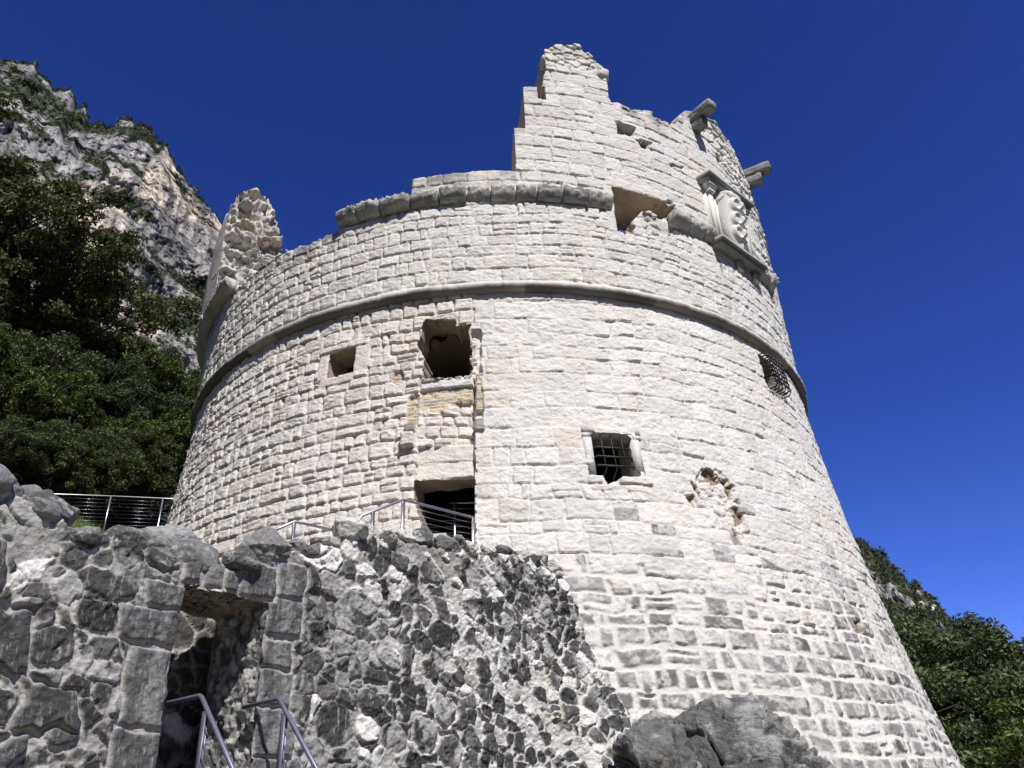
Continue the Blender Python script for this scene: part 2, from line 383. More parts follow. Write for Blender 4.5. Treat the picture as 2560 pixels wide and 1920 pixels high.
# dressed blocks laid over the pattern: s0, s1, z0, z1, proud, colour factor
def block(s0, s1, z0, z1, pr, cf=1.0, rough=.35, tint=(.65, .61, .55)):
    global disp, colr, prof
    w = .012 * vn2(S * 6, Zz * 6, 3)
    d = np.minimum(np.minimum(S - s0, s1 - S), np.minimum(Zz - z0, z1 - Zz)) + w
    m = d > 0
    if not m.any(): return
    disp[m] = pr - .03 * (1 - ss(0, .025, d[m])) + rough * (Rn1[m] * .010 + PK[m] * .7)
    k = np.random.default_rng(int(abs(s0 * 97 + z0 * 31) * 10)).uniform(.94, 1.06)
    colr[m] = col3(tint) * cf * k
TP = (.63, .58, .525)
block(-4.42, -3.08, 10.21, 10.40, .03, 1, 1, TP); block(-4.40, -4.12, 9.45, 10.20, .0, 1, .8, TP); block(-3.41, -3.02, 9.45, 10.20, .01, 1, .8, TP); block(-4.30, -3.36, 9.22, 9.44, .02, .98, .8, TP)
# the shallow chase between broken window and door
nich = (S > -1.76) & (S < -.545 + .02 * vn2(S, Zz * 5, 2)) & (Zz > 4.2) & (Zz < 8.85)
rec = np.where(nich, .05 + .20 * np.clip((S + 1.76) / 1.2, 0, 1), 0)
strip = (S > -.62 + .03 * vn2(S * 3, Zz * 4, 8)) & (S < -.38 + .03 * vn2(S * 3, Zz * 4, 9)) & (Zz >= 7.6) & (Zz < 10.2)
disp -= rec; disp -= strip * (.14 + .05 * Rn1)
block(-2.02, -1.79, 7.56, 7.86, .10, .42, 1.5); block(-2.04, -1.77, 7.18, 7.50, .20, .9, 1.5); block(-.54, -.34, 7.45, 7.75, .05, .55, 1.5)
block(-1.74, -.57, 8.66, 8.90, -.04, 1.06, 1.5, (.64, .62, .59)); block(-1.75, -.57, 6.40, 6.78, -.15, 1, .8); block(-1.72, -.57, 6.79, 7.20, -.15, .97, 1)
# thin yellow and rose bricks
def bricks(m, depth):
    c = np.floor((Zz + .02 * vn2(S * 2, Zz, 4)) / .078); x = S / .27 + .5 * np.mod(c, 2) + .3 * hsh(c, 2); k = np.floor(x)
    fx = np.abs(x - k - .5) * 2; fz = np.abs((Zz + .02 * vn2(S * 2, Zz, 4)) / .078 - c - .5) * 2
    pr = (1 - ss(.86, 1, fx)) * (1 - ss(.7, 1, fz)); i = k * 3.3 + c * 17.7
    disp[m] = (depth - .03 * (1 - pr) + .02 * hsh(i, 3) + .012 * Rn2)[m]
    h = hsh(i, 4)[..., None]
    bc = np.where(h < .55, col3((.56, .475, .32)), np.where(h < .8, col3((.58, .46, .38)), col3((.45, .43, .38)))) * (.8 + .4 * hsh(i, 5))[..., None]
    bc = mix(col3((.52, .49, .44)), bc, pr[..., None]); colr[m] = bc[m]
wob = .1 * vn2(S * 3, Zz * 3, 61)
bricks((S > -1.72) & (S < -.60) & (Zz > 8.12 + wob) & (Zz < 8.64) & ~((S > -1.1) & (Zz < 8.3)), -.13)
bricks((S > -2.0 + wob) & (S < -1.74) & (Zz > 7.75) & (Zz < 8.5 + wob), -.07)
bricks((S > -.52) & (S < -.36 + wob * .6) & (Zz > 8.0) & (Zz < 9.0), -.06)
bricks((np.hypot((S + 2.25) / .16, (Zz - 9.05) / .22) < 1 + wob * 3), -.09)
# broken, brown-cored patches and putlog holes
def hole(P, dep, ccol=(.27, .20, .145), wob=.09):
    global disp, colr
    m = inpoly(S + wob * vn2(S * 7, Zz * 7, 71), Zz + wob * vn2(S * 7, Zz * 7, 72), P)
    disp[m] = disp[m] * .3 - dep * (.55 + .6 * vor2(S[m] * 5, Zz[m] * 7, 5)[2]) + .05 * Rn1[m]
    colr[m] = col3(ccol) * (.75 + .5 * hsh(np.floor(S[m] * 9) + 7 * np.floor(Zz[m] * 9), 3))[..., None]
PATCH = [(4.2, 6.72), (4.6, 6.76), (4.76, 6.66), (4.96, 6.41), (4.92, 6.06), (4.98, 5.88), (4.94, 5.56), (4.8, 5.02), (4.62, 5.05), (4.58, 5.42), (4.38, 5.45), (4.05, 6.0), (3.88, 6.3)]
pm = inpoly(S + .1 * vn2(S * 6, Zz * 6, 71), Zz + .1 * vn2(S * 6, Zz * 6, 72), PATCH)
f1, f2, vid, _, _ = vor2(S * 7, Zz * 9, 15)
disp[pm] = (-.035 - .05 * vid + .03 * Rn1 - .025 * (1 - ss(0, .25, f2 - f1)))[pm]
colr[pm] = (col3((.64, .61, .565)) * (.85 + .25 * vid)[..., None])[pm]
hole([(4.22, 6.72), (4.58, 6.74), (4.62, 6.45), (4.35, 6.42)], .17); hole([(4.62, 6.72), (4.76, 6.6), (4.98, 6.38), (4.95, 6.05), (4.78, 6.1), (4.7, 6.3)], .2)
hole([(3.85, 6.33), (4.12, 6.36), (4.08, 6.02), (3.98, 6.05)], .14); hole([(4.75, 5.85), (5.0, 5.88), (4.95, 5.45), (4.78, 5.42)], .13); hole([(4.62, 5.36), (4.78, 5.36), (4.78, 5.02), (4.66, 5.0)], .1)
hole([(3.62, 5.98), (3.82, 5.98), (3.76, 5.72)], .12); hole([(7.3, 3.72), (7.8, 3.74), (7.7, 3.46), (7.35, 3.36)], .22)
hole([(7.72, 9.86), (8.4, 9.86), (8.3, 9.78)], .06, (.5, .47, .43))
# openings
mA = np.ones((len(sA) - 1, len(zA) - 1), bool)
sc_ = (sA[:-1] + sA[1:]) / 2; zc_ = (zA[:-1] + zA[1:]) / 2; Sc, Zc = np.meshgrid(sc_, zc_, indexing='ij')
op = (Sc > -4.13) & (Sc < -3.40) & (Zc > 9.45) & (Zc < 10.20)
wj = .06 * vn2(Sc * 6, Zc * 6, 55)
HOLE = [(-1.80, 10.36), (-1.74, 10.58), (-1.5, 10.66), (-1.28, 10.56), (-1.0, 10.52), (-.9, 10.34), (-.63, 10.34), (-.63, 8.90), (-1.64, 8.90), (-1.72, 9.7), (-1.84, 9.97)]
op |= inpoly(Sc + wj, Zc + wj * (Zc > 9.1), HOLE)
op |= (Sc > -1.74 + .28 * np.clip((6.0 - Zc), 0, .6)) & (Sc < -.56) & (Zc > 4.3) & (Zc < 6.39)
w1 = (Sc > 1.80) & (Sc < 2.71) & (Zc > 6.33) & (Zc < 7.38) & (np.abs(Sc - 2.255) + (Zc - 7.38) * .9 < .37 + .1)
op |= w1 | inpoly(Sc + wj * .4, Zc + wj * .4, [(1.95, 6.36), (2.42, 6.36), (2.2, 6.2), (2.03, 6.13)])
op |= (Sc > 7.64) & (Sc < 8.60) & (Zc > 9.87) & (Zc < 10.97)
mA &= ~op
block(1.70, 2.86, 5.98, 6.13, .02, 1.03, 1.3); block(2.28, 2.98, 6.16, 6.33, .05, 1.02, 1.5); block(1.62, 1.93, 6.15, 6.33, .03, 1.02, 1.3, (.60, .585, .56))
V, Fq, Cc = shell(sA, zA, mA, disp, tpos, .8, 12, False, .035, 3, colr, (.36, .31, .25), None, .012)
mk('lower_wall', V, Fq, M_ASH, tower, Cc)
# dark interior: vault over the lower storey and a floor
def disc(z, r, n=96):
    a = np.arange(n) * 2 * math.pi / n
    Vd = np.concatenate([[[CX, CY, z]], np.stack([CX + r * np.cos(a), CY + r * np.sin(a), 0 * a + z], 1)])
    return Vd, np.array([[0, 1 + i, 1 + (i + 1) % n] for i in range(n)])
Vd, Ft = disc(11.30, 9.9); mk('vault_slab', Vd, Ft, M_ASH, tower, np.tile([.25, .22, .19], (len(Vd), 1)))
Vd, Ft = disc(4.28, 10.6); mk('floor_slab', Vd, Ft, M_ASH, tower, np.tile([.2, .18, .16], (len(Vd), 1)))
# vaulted lining behind the broken window, rough stone
mb = MB(); nA, nB = 30, 16; VV = []
for j in range(nB):
    d = .74 + j * .15
    for i in range(nA):
        t = math.pi * (i / (nA - 1)); r = 1 + .12 * math.sin(i * 7.3 + j * 3.1)
        VV.append(tp(-1.22 + .72 * math.cos(t) * r, 9.5 + 1.0 * math.sin(t) ** .8 * r - .03 * j, float(Rz(np.array(9.5))) - d))
mb.add(VV, [[j * nA + i, j * nA + i + 1, (j + 1) * nA + i + 1, (j + 1) * nA + i] for j in range(nB - 1) for i in range(nA - 1)])
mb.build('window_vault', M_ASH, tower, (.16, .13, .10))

# ---- torus string course ------------------------------------------------
sT = np.concatenate([np.arange(-FULL, -13, .3), np.arange(-13, 13, .05), np.arange(13, FULL + .01, .3)]); sT[-1] = FULL
an = np.linspace(-math.pi / 2, math.pi / 2, 11)
wear = .016 * vn2(sT * 1.7, 0 * sT, 3) + .012 * vn2(sT * 6, 0 * sT, 4)
jt = np.abs(np.mod(sT + .25 * vn2(sT * .3, 0 * sT, 8), 1.3) / 1.3 - .5) * 2
VT = []; CT = []
for k, a_ in enumerate(an):
    d = .18 * math.cos(a_) + (-.03 if abs(a_) > 1.5 else 0); zz = H_ + .02 + .155 * math.sin(a_)
    n_ = .010 * vn2(sT * 14, 0 * sT + k * .9, 6)
    r = 10.03 + d + (wear + n_) * math.cos(a_) - .02 * ss(.96, 1, jt)
    VT.append(np.stack([CX + r * np.cos(PHI0 + sT / 10), CY + r * np.sin(PHI0 + sT / 10), zz + .012 * vn2(sT * .8, 0 * sT, 2)], 1))
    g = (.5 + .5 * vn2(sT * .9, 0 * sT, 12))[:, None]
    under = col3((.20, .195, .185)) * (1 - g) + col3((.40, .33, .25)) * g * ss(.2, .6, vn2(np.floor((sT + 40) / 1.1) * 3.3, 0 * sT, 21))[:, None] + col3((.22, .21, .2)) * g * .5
    CT.append(mix(under, mix(col3((.62, .595, .545)), col3((.36, .35, .33)), (ss(-2, -5, sT) * .8 + .25 * ss(.1, .5, vn2(sT * 1.3, 0 * sT, 33)))[:, None]), float(ss(-.5, .2, np.array(math.sin(a_))))))  # shaded underside and sunlit top painted into the colour by profile angle
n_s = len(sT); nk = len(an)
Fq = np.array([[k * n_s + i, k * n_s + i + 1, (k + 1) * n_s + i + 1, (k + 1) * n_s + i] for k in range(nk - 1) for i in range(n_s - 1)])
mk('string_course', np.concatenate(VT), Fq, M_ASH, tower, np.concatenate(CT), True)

# ---- upper drum and broken parapet --------------------------------------
TOP = np.array([(-40, 14.05), (-12, 14.05), (-6.35, 14.10), (-5.44, 14.0), (-4.63, 13.92), (-4.15, 13.98), (-4.14, 14.40), (-2.12, 14.40), (-2.11, 15.14), (.63, 15.14),
    (.64, 16.68), (.95, 16.68), (.96, 18.32), (1.5, 18.34), (1.56, 18.75), (1.66, 19.2), (1.62, 19.8), (1.64, 20.05), (1.9, 20.18), (2.06, 20.32), (2.32, 20.26), (2.69, 20.45), (2.85, 20.28), (3.02, 20.25),
    (3.11, 20.04), (3.21, 19.84), (3.44, 19.66), (3.50, 19.27), (3.40, 18.97), (3.46, 18.56), (3.55, 18.27), (3.8, 18.22), (4.04, 18.17), (4.52, 18.22), (4.89, 18.4), (5.1, 18.17), (5.39, 18.3), (5.8, 18.33),
    (6.05, 18.75), (6.5, 19.4), (7.0, 19.75), (7.46, 19.86), (8.19, 20.0), (8.74, 19.88), (9.5, 19.7), (9.92, 19.4), (10.57, 19.1), (11.4, 18.9), (12.5, 18.2), (13.5, 17.0), (15, 15.5), (16, 14.2), (16.1, 14.05), (40, 14.05)])
sU = axis(-12.6, 12.6, .0215, -FULL, FULL, .35, (.64, .955, -2.11, 3.20)); sU = np.concatenate([sU[sU < FULL - .1], [FULL]])
zU = axis(11.36, 20.6, .0215, 11.36, 20.6, .3, (15.14, 16.68, 18.33))
S, Zz = np.meshgrid(sU, zU, indexing='ij')
e1, i1, u1, v1 = ashlar(S, Zz, lambda z: .325, .40, .28, 41, -14, 14, 11, 16, .08, 1.1)
e2, i2, u2, v2 = ashlar(S, Zz, lambda z: .43 if z < 17.5 else .40, .62, .30, 57, -4, 14, 13, 21, .12, 1.0)
PAR = Zz > 14.36
e = np.where(PAR, e2, e1); idd = np.where(PAR, i2, i1); lu = np.where(PAR, u2, u1); lv = np.where(PAR, v2, v1)
Rn1 = fb2(S * 3, Zz * 3, 4, 5); Rn2 = fb2(S * 11, Zz * 11, 3, 7); PK = peck(S, Zz, 171)
lf = ss(-2.5, -6, S)
brk = ss(-.35, .25, fb2(S * 2.6, Zz * 2.6, 3, 38))
deep = np.where(PAR, .046, .042 + .020 * lf) * (.35 + .65 * brk) * (.55 + .9 * hsh(idd, 22)); jw = np.where(PAR, .016, .016 + .008 * lf)
prof = ss(0, 1, np.clip((e - .006 * brk) / jw, 0, 1))
disp = -deep * (1 - prof) + (.007 + .008 * lf) * (1 - lu ** 4) * (1 - lv ** 4) * prof + prof * ((hsh(idd, 4) - .5) * .022 + (hsh(idd, 5) - .5) * .026 * lu + (hsh(idd, 6) - .55) * .022 * lv) + Rn1 * .010 + PK * np.where(PAR, .65, .75 + .3 * lf)
# upper right part: rough rubble core showing
rubz = ss(.0, .5, fb2(S * .5, Zz * .5, 2, 63) + (S - 7.4) * .28 + (Zz - 17.4) * .16) * PAR
rubz = np.maximum(rubz, ss(19.0, 19.7, Zz) * (S < 4.5)) * (Zz > 15.2)
f1, f2, vid, ox, oy = vor2(S * 3.1, Zz * 4.2, 33, .9, .4)
rdisp = .05 * vid - .05 * (1 - ss(0, .22, f2 - f1)) + .05 * ox * (vid - .5) - .06 * oy * .5 + .03 * Rn1 + .016 * Rn2
disp = mix(disp, rdisp, rubz)
base = mix(col3((.655, .637, .598)), col3((.615, .588, .548)), lf[..., None])
colr = base * (1 + (np.where(rubz > .5, vid, hsh(idd, 7)) - .5) * .14)[..., None]
pink = ss(.84, .98, hsh(idd, 8)) * .4
colr = mix(colr, colr * col3((1.05, .94, .86)), pink[..., None])
colr = mix(colr, colr * col3((1.02, .95, .87)), (.5 * ss(.3, .8, fb2(S * .6, Zz * .6, 3, 92)))[..., None])
colr = mix(colr * .92, colr, prof[..., None])
# grey lichen along the exposed top edges
tops = np.interp(S, TOP[:, 0], TOP[:, 1])
lich = ss(.75, .0, tops - Zz + .35 * Rn1) * ss(-.35, .35, fb2(S * 2.2, Zz * 2.2, 4, 81) + .15)
lich *= np.where(S < -4, 1., np.where(S < .7, .9, np.where(S > 4.0, .75, .35)))
colr = mix(colr, col3((.17, .17, .165)), (lich * .8)[..., None])
def block(s0, s1, z0, z1, pr, cf=1.0, rough=.35, tint=(.665, .63, .575)):
    w = .012 * vn2(S * 6, Zz * 6, 3)
    d = np.minimum(np.minimum(S - s0, s1 - S), np.minimum(Zz - z0, z1 - Zz)) + w; m = d > 0
    disp[m] = pr - .03 * (1 - ss(0, .025, d[m])) + rough * (Rn1[m] * .010 + PK[m] * .7); colr[m] = col3(tint) * cf
block(3.02, 4.75, 14.92, 15.22, .02, 1.02, .8); block(2.95, 3.2, 13.35, 14.92, .01, 1, .6)
def hole(P, dep, ccol=(.27, .205, .15), wob=.06):
    m = inpoly(S + wob * vn2(S * 7, Zz * 7, 71), Zz + wob * vn2(S * 7, Zz * 7, 72), P)
    disp[m] = disp[m] * .3 - dep * (.75 + .4 * vn2(S[m] * 5, Zz[m] * 5, 5)); colr[m] = col3(ccol) * (.8 + .4 * np.abs(vn2(S[m] * 8, Zz[m] * 8, 6)))[..., None]
hole([(3.62, 17.5), (4.25, 17.48), (4.12, 17.08), (3.62, 17.0)], .5); hole([(4.14, 16.98), (4.74, 17.16), (4.44, 16.68), (4.28, 16.75)], .4)
hole([(7.72, 18.36), (8.1, 18.23), (7.72, 17.93)], .4); hole([(5.25, 16.5), (5.9, 16.72), (5.85, 16.6), (5.3, 16.4)], .10)
hole([(6.52, 13.6), (6.60, 13.58), (6.74, 13.2), (6.74, 12.9), (6.66, 12.95), (6.62, 13.25)], .12, (.3, .27, .23), .03)
hole([(4.9, 14.95), (5.2, 15.05), (5.15, 14.8), (4.9, 14.75)], .1, (.5, .46, .4)); hole([(4.0, 14.3), (5.2, 14.36), (5.1, 13.9), (4.1, 13.55)], .12, (.60, .57, .53), .12)
sc_ = (sU[:-1] + sU[1:]) / 2; zc_ = (zU[:-1] + zU[1:]) / 2; Sc, Zc = np.meshgrid(sc_, zc_, indexing='ij')
rag = .05 * vn2(Sc * 3.5, 0 * Sc, 14) + .05 * vn2(Sc * 9, 0 * Sc, 15)
rag = rag * ((Sc > 1.55) | (Sc < -4.2)) + np.where((Sc < -4.2), .05 * (hsh(np.floor(Sc / .42), 3) - .5) * 3, 0)
mU = Zc < np.interp(Sc, TOP[:, 0], TOP[:, 1]) + rag
notch = (Sc > 1.35) & (Sc < 1.60) & (Zc > 17.85) & (Zc < 18.4)
mU &= ~notch
wj = .07 * vn2(Sc * 6, Zc * 6, 55) * (Sc > 3.5) * ((Zc < 14.72) | (Sc > 4.8))
EMB = [(3.20, 13.40), (3.20, 14.91), (4.72, 14.91), (5.2, 14.90), (5.25, 14.55), (4.73, 14.32), (4.3, 14.42), (3.95, 14.2), (3.75, 13.9), (3.66, 13.40)]
mU &= ~inpoly(Sc + wj, Zc + wj, EMB)
mU &= ~((Sc > 9.8) & (Sc < 10.5) & (Zc > 13.7) & (Zc < 14.55))
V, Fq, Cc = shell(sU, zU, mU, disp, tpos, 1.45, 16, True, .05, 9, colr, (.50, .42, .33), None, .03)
mk('upper_wall', V, Fq, M_ASH, tower, Cc)
Vd, Ft = disc(13.2, 8.75); mk('roof_platform', Vd, Ft, M_ASH, tower, np.tile([.4, .37, .33], (len(Vd), 1)))

# ------------------------------------------------------------------ rocks
_ico = {}
def ico(n):
    if n not in _ico:
        import bmesh
        bm = bmesh.new(); bmesh.ops.create_icosphere(bm, subdivisions=n, radius=1.0)
        _ico[n] = (np.array([v.co[:] for v in bm.verts]), np.array([[v.index for v in f.verts] for f in bm.faces])); bm.free()
    return _ico[n]
def rock(c, rad, seed, n=4, cuts=12, rough=.06, rot=None, flat=.62, boxy=1.0):
    V, Ft = ico(n); P = np.sign(V) * np.abs(V) ** boxy; rng = np.random.default_rng(seed)
    for k in range(cuts):
        d = rng.normal(size=3); d /= np.linalg.norm(d); h = rng.uniform(flat, .95)
        q = P @ d - h; P -= np.maximum(q, 0)[:, None] * d * .94
    o = rng.uniform(0, 99, 3)
    n1 = fb3(P[:, 0] * 1.7 + o[0], P[:, 1] * 1.7 + o[1], P[:, 2] * 1.7 + o[2], 3, seed)
    n2 = fb3(P[:, 0] * 6 + o[0], P[:, 1] * 6 + o[1], P[:, 2] * 6 + o[2], 3, seed + 3)
    n3 = vor2(P[:, 0] * 3 + o[0] + P[:, 2], P[:, 1] * 3 + o[1] - P[:, 2] * .7, seed)
    P = P * (1 + rough * 1.3 * n1 + rough * .9 * n2 + rough * 1.2 * (n3[2] - .5))[:, None] * np.asarray(rad)
    if rot is None: rot = rng.uniform(-.35, .35, 3)
    Rm = np.array(Matrix.Rotation(rot[2], 3, 'Z') @ Matrix.Rotation(rot[1], 3, 'Y') @ Matrix.Rotation(rot[0], 3, 'X'))
    return P @ Rm.T + np.asarray(c), Ft, n1, n2

# ---- cornice blocks under the parapet (battered underside) ---------------
rng = np.random.default_rng(8)
def cornice(s0, s1, dz=0., prot=.34, dark=.6):
    s = s0
    while s < s1 - .15:
        w = min(rng.uniform(.5, .82), s1 - s)
        if s1 - s - w < .3: w = s1 - s
        ns, prof_ = 15, [(-.02, -.01), (.06, 0), (prot * .4, .035), (prot * .55, .075), (prot * .68, .12), (prot * .82, .17), (prot * .93, .22), (prot, .28), (prot + .01, .33), (prot + .01, .38), (prot, .42), (.12, .43), (-.02, .43)]
        VV = []; CC = []; sd = rng.integers(999); o = rng.uniform(-.05, .05); tone = rng.uniform(.75, 1.2)
        dkk = rng.uniform(.45, 1) * dark
        for i in range(ns):
            t = i / (ns - 1); sx = s + .02 + (w - .04) * t; ed = 1 - .09 * (abs(t - .5) * 2) ** 14
            for k, (d, zz) in enumerate(prof_):
                nse = .022 * float(vn2(np.array(sx * 7.), np.array(k * .6 + sd), 5)) + .042 * float(vn2(np.array(sx * 22.), np.array(k * 1.1 + sd), 6))
                VV.append(tp(sx, 14.06 + dz + zz * .86 + nse * .4, RU + (d + o) * ed + nse * (.2 < d))); 
                CC.append(mix(col3((.60, .58, .545)), col3((.15, .148, .14)), min(1., dkk) * (.62 + .5 * float(vn2(np.array(sx * 5.), np.array(k * .7 + sd), 9)))) * tone ** .3)
        m = len(prof_)
        Fq = [[i * m + k, i * m + (k + 1) % m, (i + 1) * m + (k + 1) % m, (i + 1) * m + k] for i in range(ns - 1) for k in range(m)]
        caps = [list(range(m))[::-1], [(ns - 1) * m + k for k in range(m)]]
        VV = np.array(VV)
        ob = mk('cornice_block', VV, [np.array(Fq), np.array(caps)], M_TRIM, tower, np.array(CC)); s += w
cornice(-4.14, -2.1, 0, .31, 1.25); cornice(-2.1, 3.12, 0, .22, 1.2); cornice(4.85, 6.4, .0, .29, .6); cornice(8.75, 9.75, .0, .29, .5); cornice(-17, -8.45, 0, .34, .5)

# ---- broken parapet stump on the far left --------------------------------
sec = [(10.42, 14.35), (10.45, 16.2), (10.42, 17.7), (10.15, 18.45), (9.75, 18.72), (9.3, 18.6), (8.95, 17.9), (8.7, 17.1), (8.5, 16.2), (8.3, 15.2), (8.2, 14.2)]
def resample(P, n, closed=True):
    P = np.array(P + ([P[0]] if closed else []), float); L = np.concatenate([[0], np.cumsum(np.hypot(*np.diff(P, axis=0).T))])
    t = np.linspace(0, L[-1], n, endpoint=not closed); return np.stack([np.interp(t, L, P[:, 0]), np.interp(t, L, P[:, 1])], 1)
nper = 200; sp_ = resample(sec, nper); cen = np.array([9.4, 16.2])
VV = []; CC = []
ths = np.concatenate([np.full(30, -9.25), np.linspace(-9.30, -13.5, 90)]); fr = np.concatenate([np.linspace(.02, 1, 30), np.ones(90)])
hgt = np.concatenate([np.ones(30), 1 - .45 * ss(0, 1, np.linspace(0, 1, 90)) - .05 * vn2(np.linspace(0, 12, 90), np.zeros(90), 3)])
for t, f, hh in zip(ths, fr, hgt):
    q = cen + (sp_ - cen) * f; r, zz = q[:, 0], 14.2 + (q[:, 1] - 14.2) * hh
    a, b = (r * 2.1, zz * 3.4) if f < 1 else (t * 2.1 + np.zeros(nper) + r, zz * 3.4)
    f1, f2, vid, ox, oy = vor2(a * 1.15 + .25 * vn2(a, b, 4), b * 1.25 + .3 * vn2(a * .8, b * 1.3, 5), 44, .95, .4)
    g = .42 * (vid - .45) - .12 * (1 - ss(0, .12, f2 - f1)) + .20 * oy * (vid - .2) + .10 * (vor2(a * 3.1, b * 3.4, 46)[2] - .5) + .05 * fb2(a * 4, b * 4, 3, 8)
    if f < .999: st = t + g * 10 * .1 * 1.2; rr, z2 = r + .0 * r, zz
    else:
        dirn = (sp_ - cen); dirn /= np.linalg.norm(dirn, axis=1)[:, None]
        st = np.full(nper, t); rr, z2 = r + dirn[:, 0] * g * .55 * (r < 10.35), zz + dirn[:, 1] * g * .55
    A = PHI0 + st / 10 * (1.0)
    VV.append(np.stack([CX + rr * np.cos(A), CY + rr * np.sin(A), z2], 1))
    cc = col3((.60, .575, .535)) * (.75 + .4 * vid)[:, None]
    cc = mix(cc, col3((.30, .29, .28)), (.55 * ss(0, .5, fb2(a * .8, b * .8, 3, 12)))[:, None]); cc = mix(cc, col3((.52, .40, .29)), (.6 * ss(.86, .95, vid))[:, None]); CC.append(cc)
VV = np.concatenate(VV); m = len(ths)
I, J = np.meshgrid(np.arange(m - 1), np.arange(nper), indexing='ij'); J2 = (J + 1) % nper
Fq = np.stack([I * nper + J, I * nper + J2, (I + 1) * nper + J2, (I + 1) * nper + J], -1).reshape(-1, 4)
mk('parapet_stump', VV, Fq, M_ASH, tower, np.concatenate(CC))

# ---- loose rubble in the embrasure and on the broken top ------------------
def rocks(name, items, mat, parent, color, n=3):
    for k, (c, rad, sd) in enumerate(items):
        P, Ft, n1, n2 = rock(c, rad, sd, n)
        cc = col3(color) * (1 + .2 * n1 + .1 * n2)[:, None]
        if sd % 3 == 0: cc = mix(cc, col3((.2, .2, .195)), (.7 * ss(-.2, .4, n1 + n2 * .4))[:, None])
        mk(name, P, Ft, mat, parent, cc)
rocks('fill_stone', [(tp(4.0, 13.72, RU - .65), (.38, .5, .36), 4), (tp(4.45, 13.95, RU - .5), (.42, .5, .36), 5), (tp(4.9, 14.12, RU - .42), (.36, .42, .3), 7), (tp(4.1, 13.5, RU - .9), (.45, .5, .42), 8), (tp(5.1, 14.45, RU - .75), (.3, .4, .35), 10), (tp(4.5, 14.3, RU - 1.05), (.3, .35, .3), 11)], M_ASH, tower, (.60, .57, .53))
rocks('loose_stone', [(tp(2.0, 20.24, RU - .25), (.22, .2, .14), 21), (tp(2.4, 20.3, RU - .3), (.2, .2, .12), 22), (tp(2.75, 20.42, RU - .3), (.26, .22, .18), 23), (tp(3.1, 20.05, RU - .25), (.2, .22, .16), 25), (tp(3.42, 19.42, RU - .2), (.34, .32, .3), 26), (tp(3.2, 19.75, RU - .25), (.22, .25, .16), 28),
    (tp(4.0, 18.22, RU - .15), (.26, .2, .12), 24), (tp(4.45, 18.25, RU - .2), (.24, .2, .1), 31), (tp(4.88, 18.42, RU - .2), (.26, .22, .15), 27), (tp(5.25, 18.3, RU - .2), (.2, .2, .12), 33), (tp(5.6, 18.36, RU - .3), (.24, .2, .11), 30), (tp(1.72, 19.65, RU - .25), (.2, .3, .22), 35)], M_TRIM, tower, (.58, .56, .53))

# ---- corbel stones sticking out -------------------------------------------
def slab(s, z, r0, r1, w, h, seed, droop=0.):
    mb_ = MB(); rngs = np.random.default_rng(seed); VV = []; nx, nr = 9, 26
    per = [(-1, -1), (-.4, -1.02), (.4, -1.0), (1, -.98), (1.0, -.3), (1.02, .4), (1, 1), (.3, 1.03), (-.4, 1.02), (-1, .98), (-1.02, .3), (-1, -.4)]
    for i in range(nr):
        t = i / (nr - 1); r = mix(r0, r1, t); k = 1 - .12 * max(0, (t - .88) / .12) ** 2
        for (px, pz) in per:
            n_ = .16 * float(vn3(np.array(px * 2.3), np.array(pz * 2.3), np.array(t * 5. + seed), seed)) + .14 * float(vn3(np.array(px * 5.3), np.array(pz * 5.3), np.array(t * 17. + seed), seed + 1))
            VV.append(tp(s + (px * k + n_) * w, z + (pz * k + n_ * 1.6) * h - droop * t, r))
    m_ = len(per)
    Fq = [[i * m_ + k, i * m_ + (k + 1) % m_, (i + 1) * m_ + (k + 1) % m_, (i + 1) * m_ + k] for i in range(nr - 1) for k in range(m_)]
    ob = mk('corbel', VV, [np.array(Fq), np.array([list(range(m_))[::-1], [(nr - 1) * m_ + k for k in range(m_)]])], M_TRIM, tower, np.tile([.27, .265, .25], (len(VV), 1)))
    return ob
slab(6.75, 19.14, RU - .6, RU + .80, .17, .15, 3); slab(6.78, 18.80, RU - .6, RU + .40, .15, .16, 4)
slab(10.5, 19.45, RU - .6, RU + .85, .17, .15, 5); slab(10.5, 19.12, RU - .6, RU + .52, .15, .16, 6)

# ---- barred windows -------------------------------------------------------
def ap(s, z, d):                                    # point on the wall plane at depth d (outward +)
    return tp(s, z, float(Rz(np.array(float(z)))) + d)
def frame_piece(parent_list, s0, s1, z0, z1, pr, dep):
    V8 = []
    for d in (-dep, pr):
        for (a, b) in ((s0, z0), (s1, z0), (s1, z1), (s0, z1)): V8.append(ap(a, b, d))
    parent_list.add(V8, [[0, 3, 2, 1], [4, 5, 6, 7], [0, 1, 5, 4], [1, 2, 6, 5], [2, 3, 7, 6], [3, 0, 4, 7]])
mb = MB(); frame_piece(mb, 1.655, 1.83, 6.36, 7.262, .012, .3); frame_piece(mb, 2.70, 2.86, 6.40, 7.262, .012, .3); frame_piece(mb, 1.64, 2.92, 7.37, 7.56, .015, .3); frame_piece(mb, 1.64, 1.80, 7.265, 7.368, .015, .3); frame_piece(mb, 2.73, 2.92, 7.265, 7.368, .015, .3)
for sg, a in ((1, 1.802), (-1, 2.728)):
    P = [ap(a, 7.266, .014), ap(a + sg * .11, 7.369, .014), ap(a, 7.369, .014), ap(a, 7.266, -.3), ap(a + sg * .11, 7.369, -.3), ap(a, 7.369, -.3)]
    mb.add(P, [[0, 1, 4, 3]], [[0, 1, 2] if sg < 0 else [0, 2, 1]])
wf = mb.build('barred_window', M_ASH, tower, (.58, .57, .545)); wf['label'] = 'square window with grey stone surround and iron bars'
mb = MB()
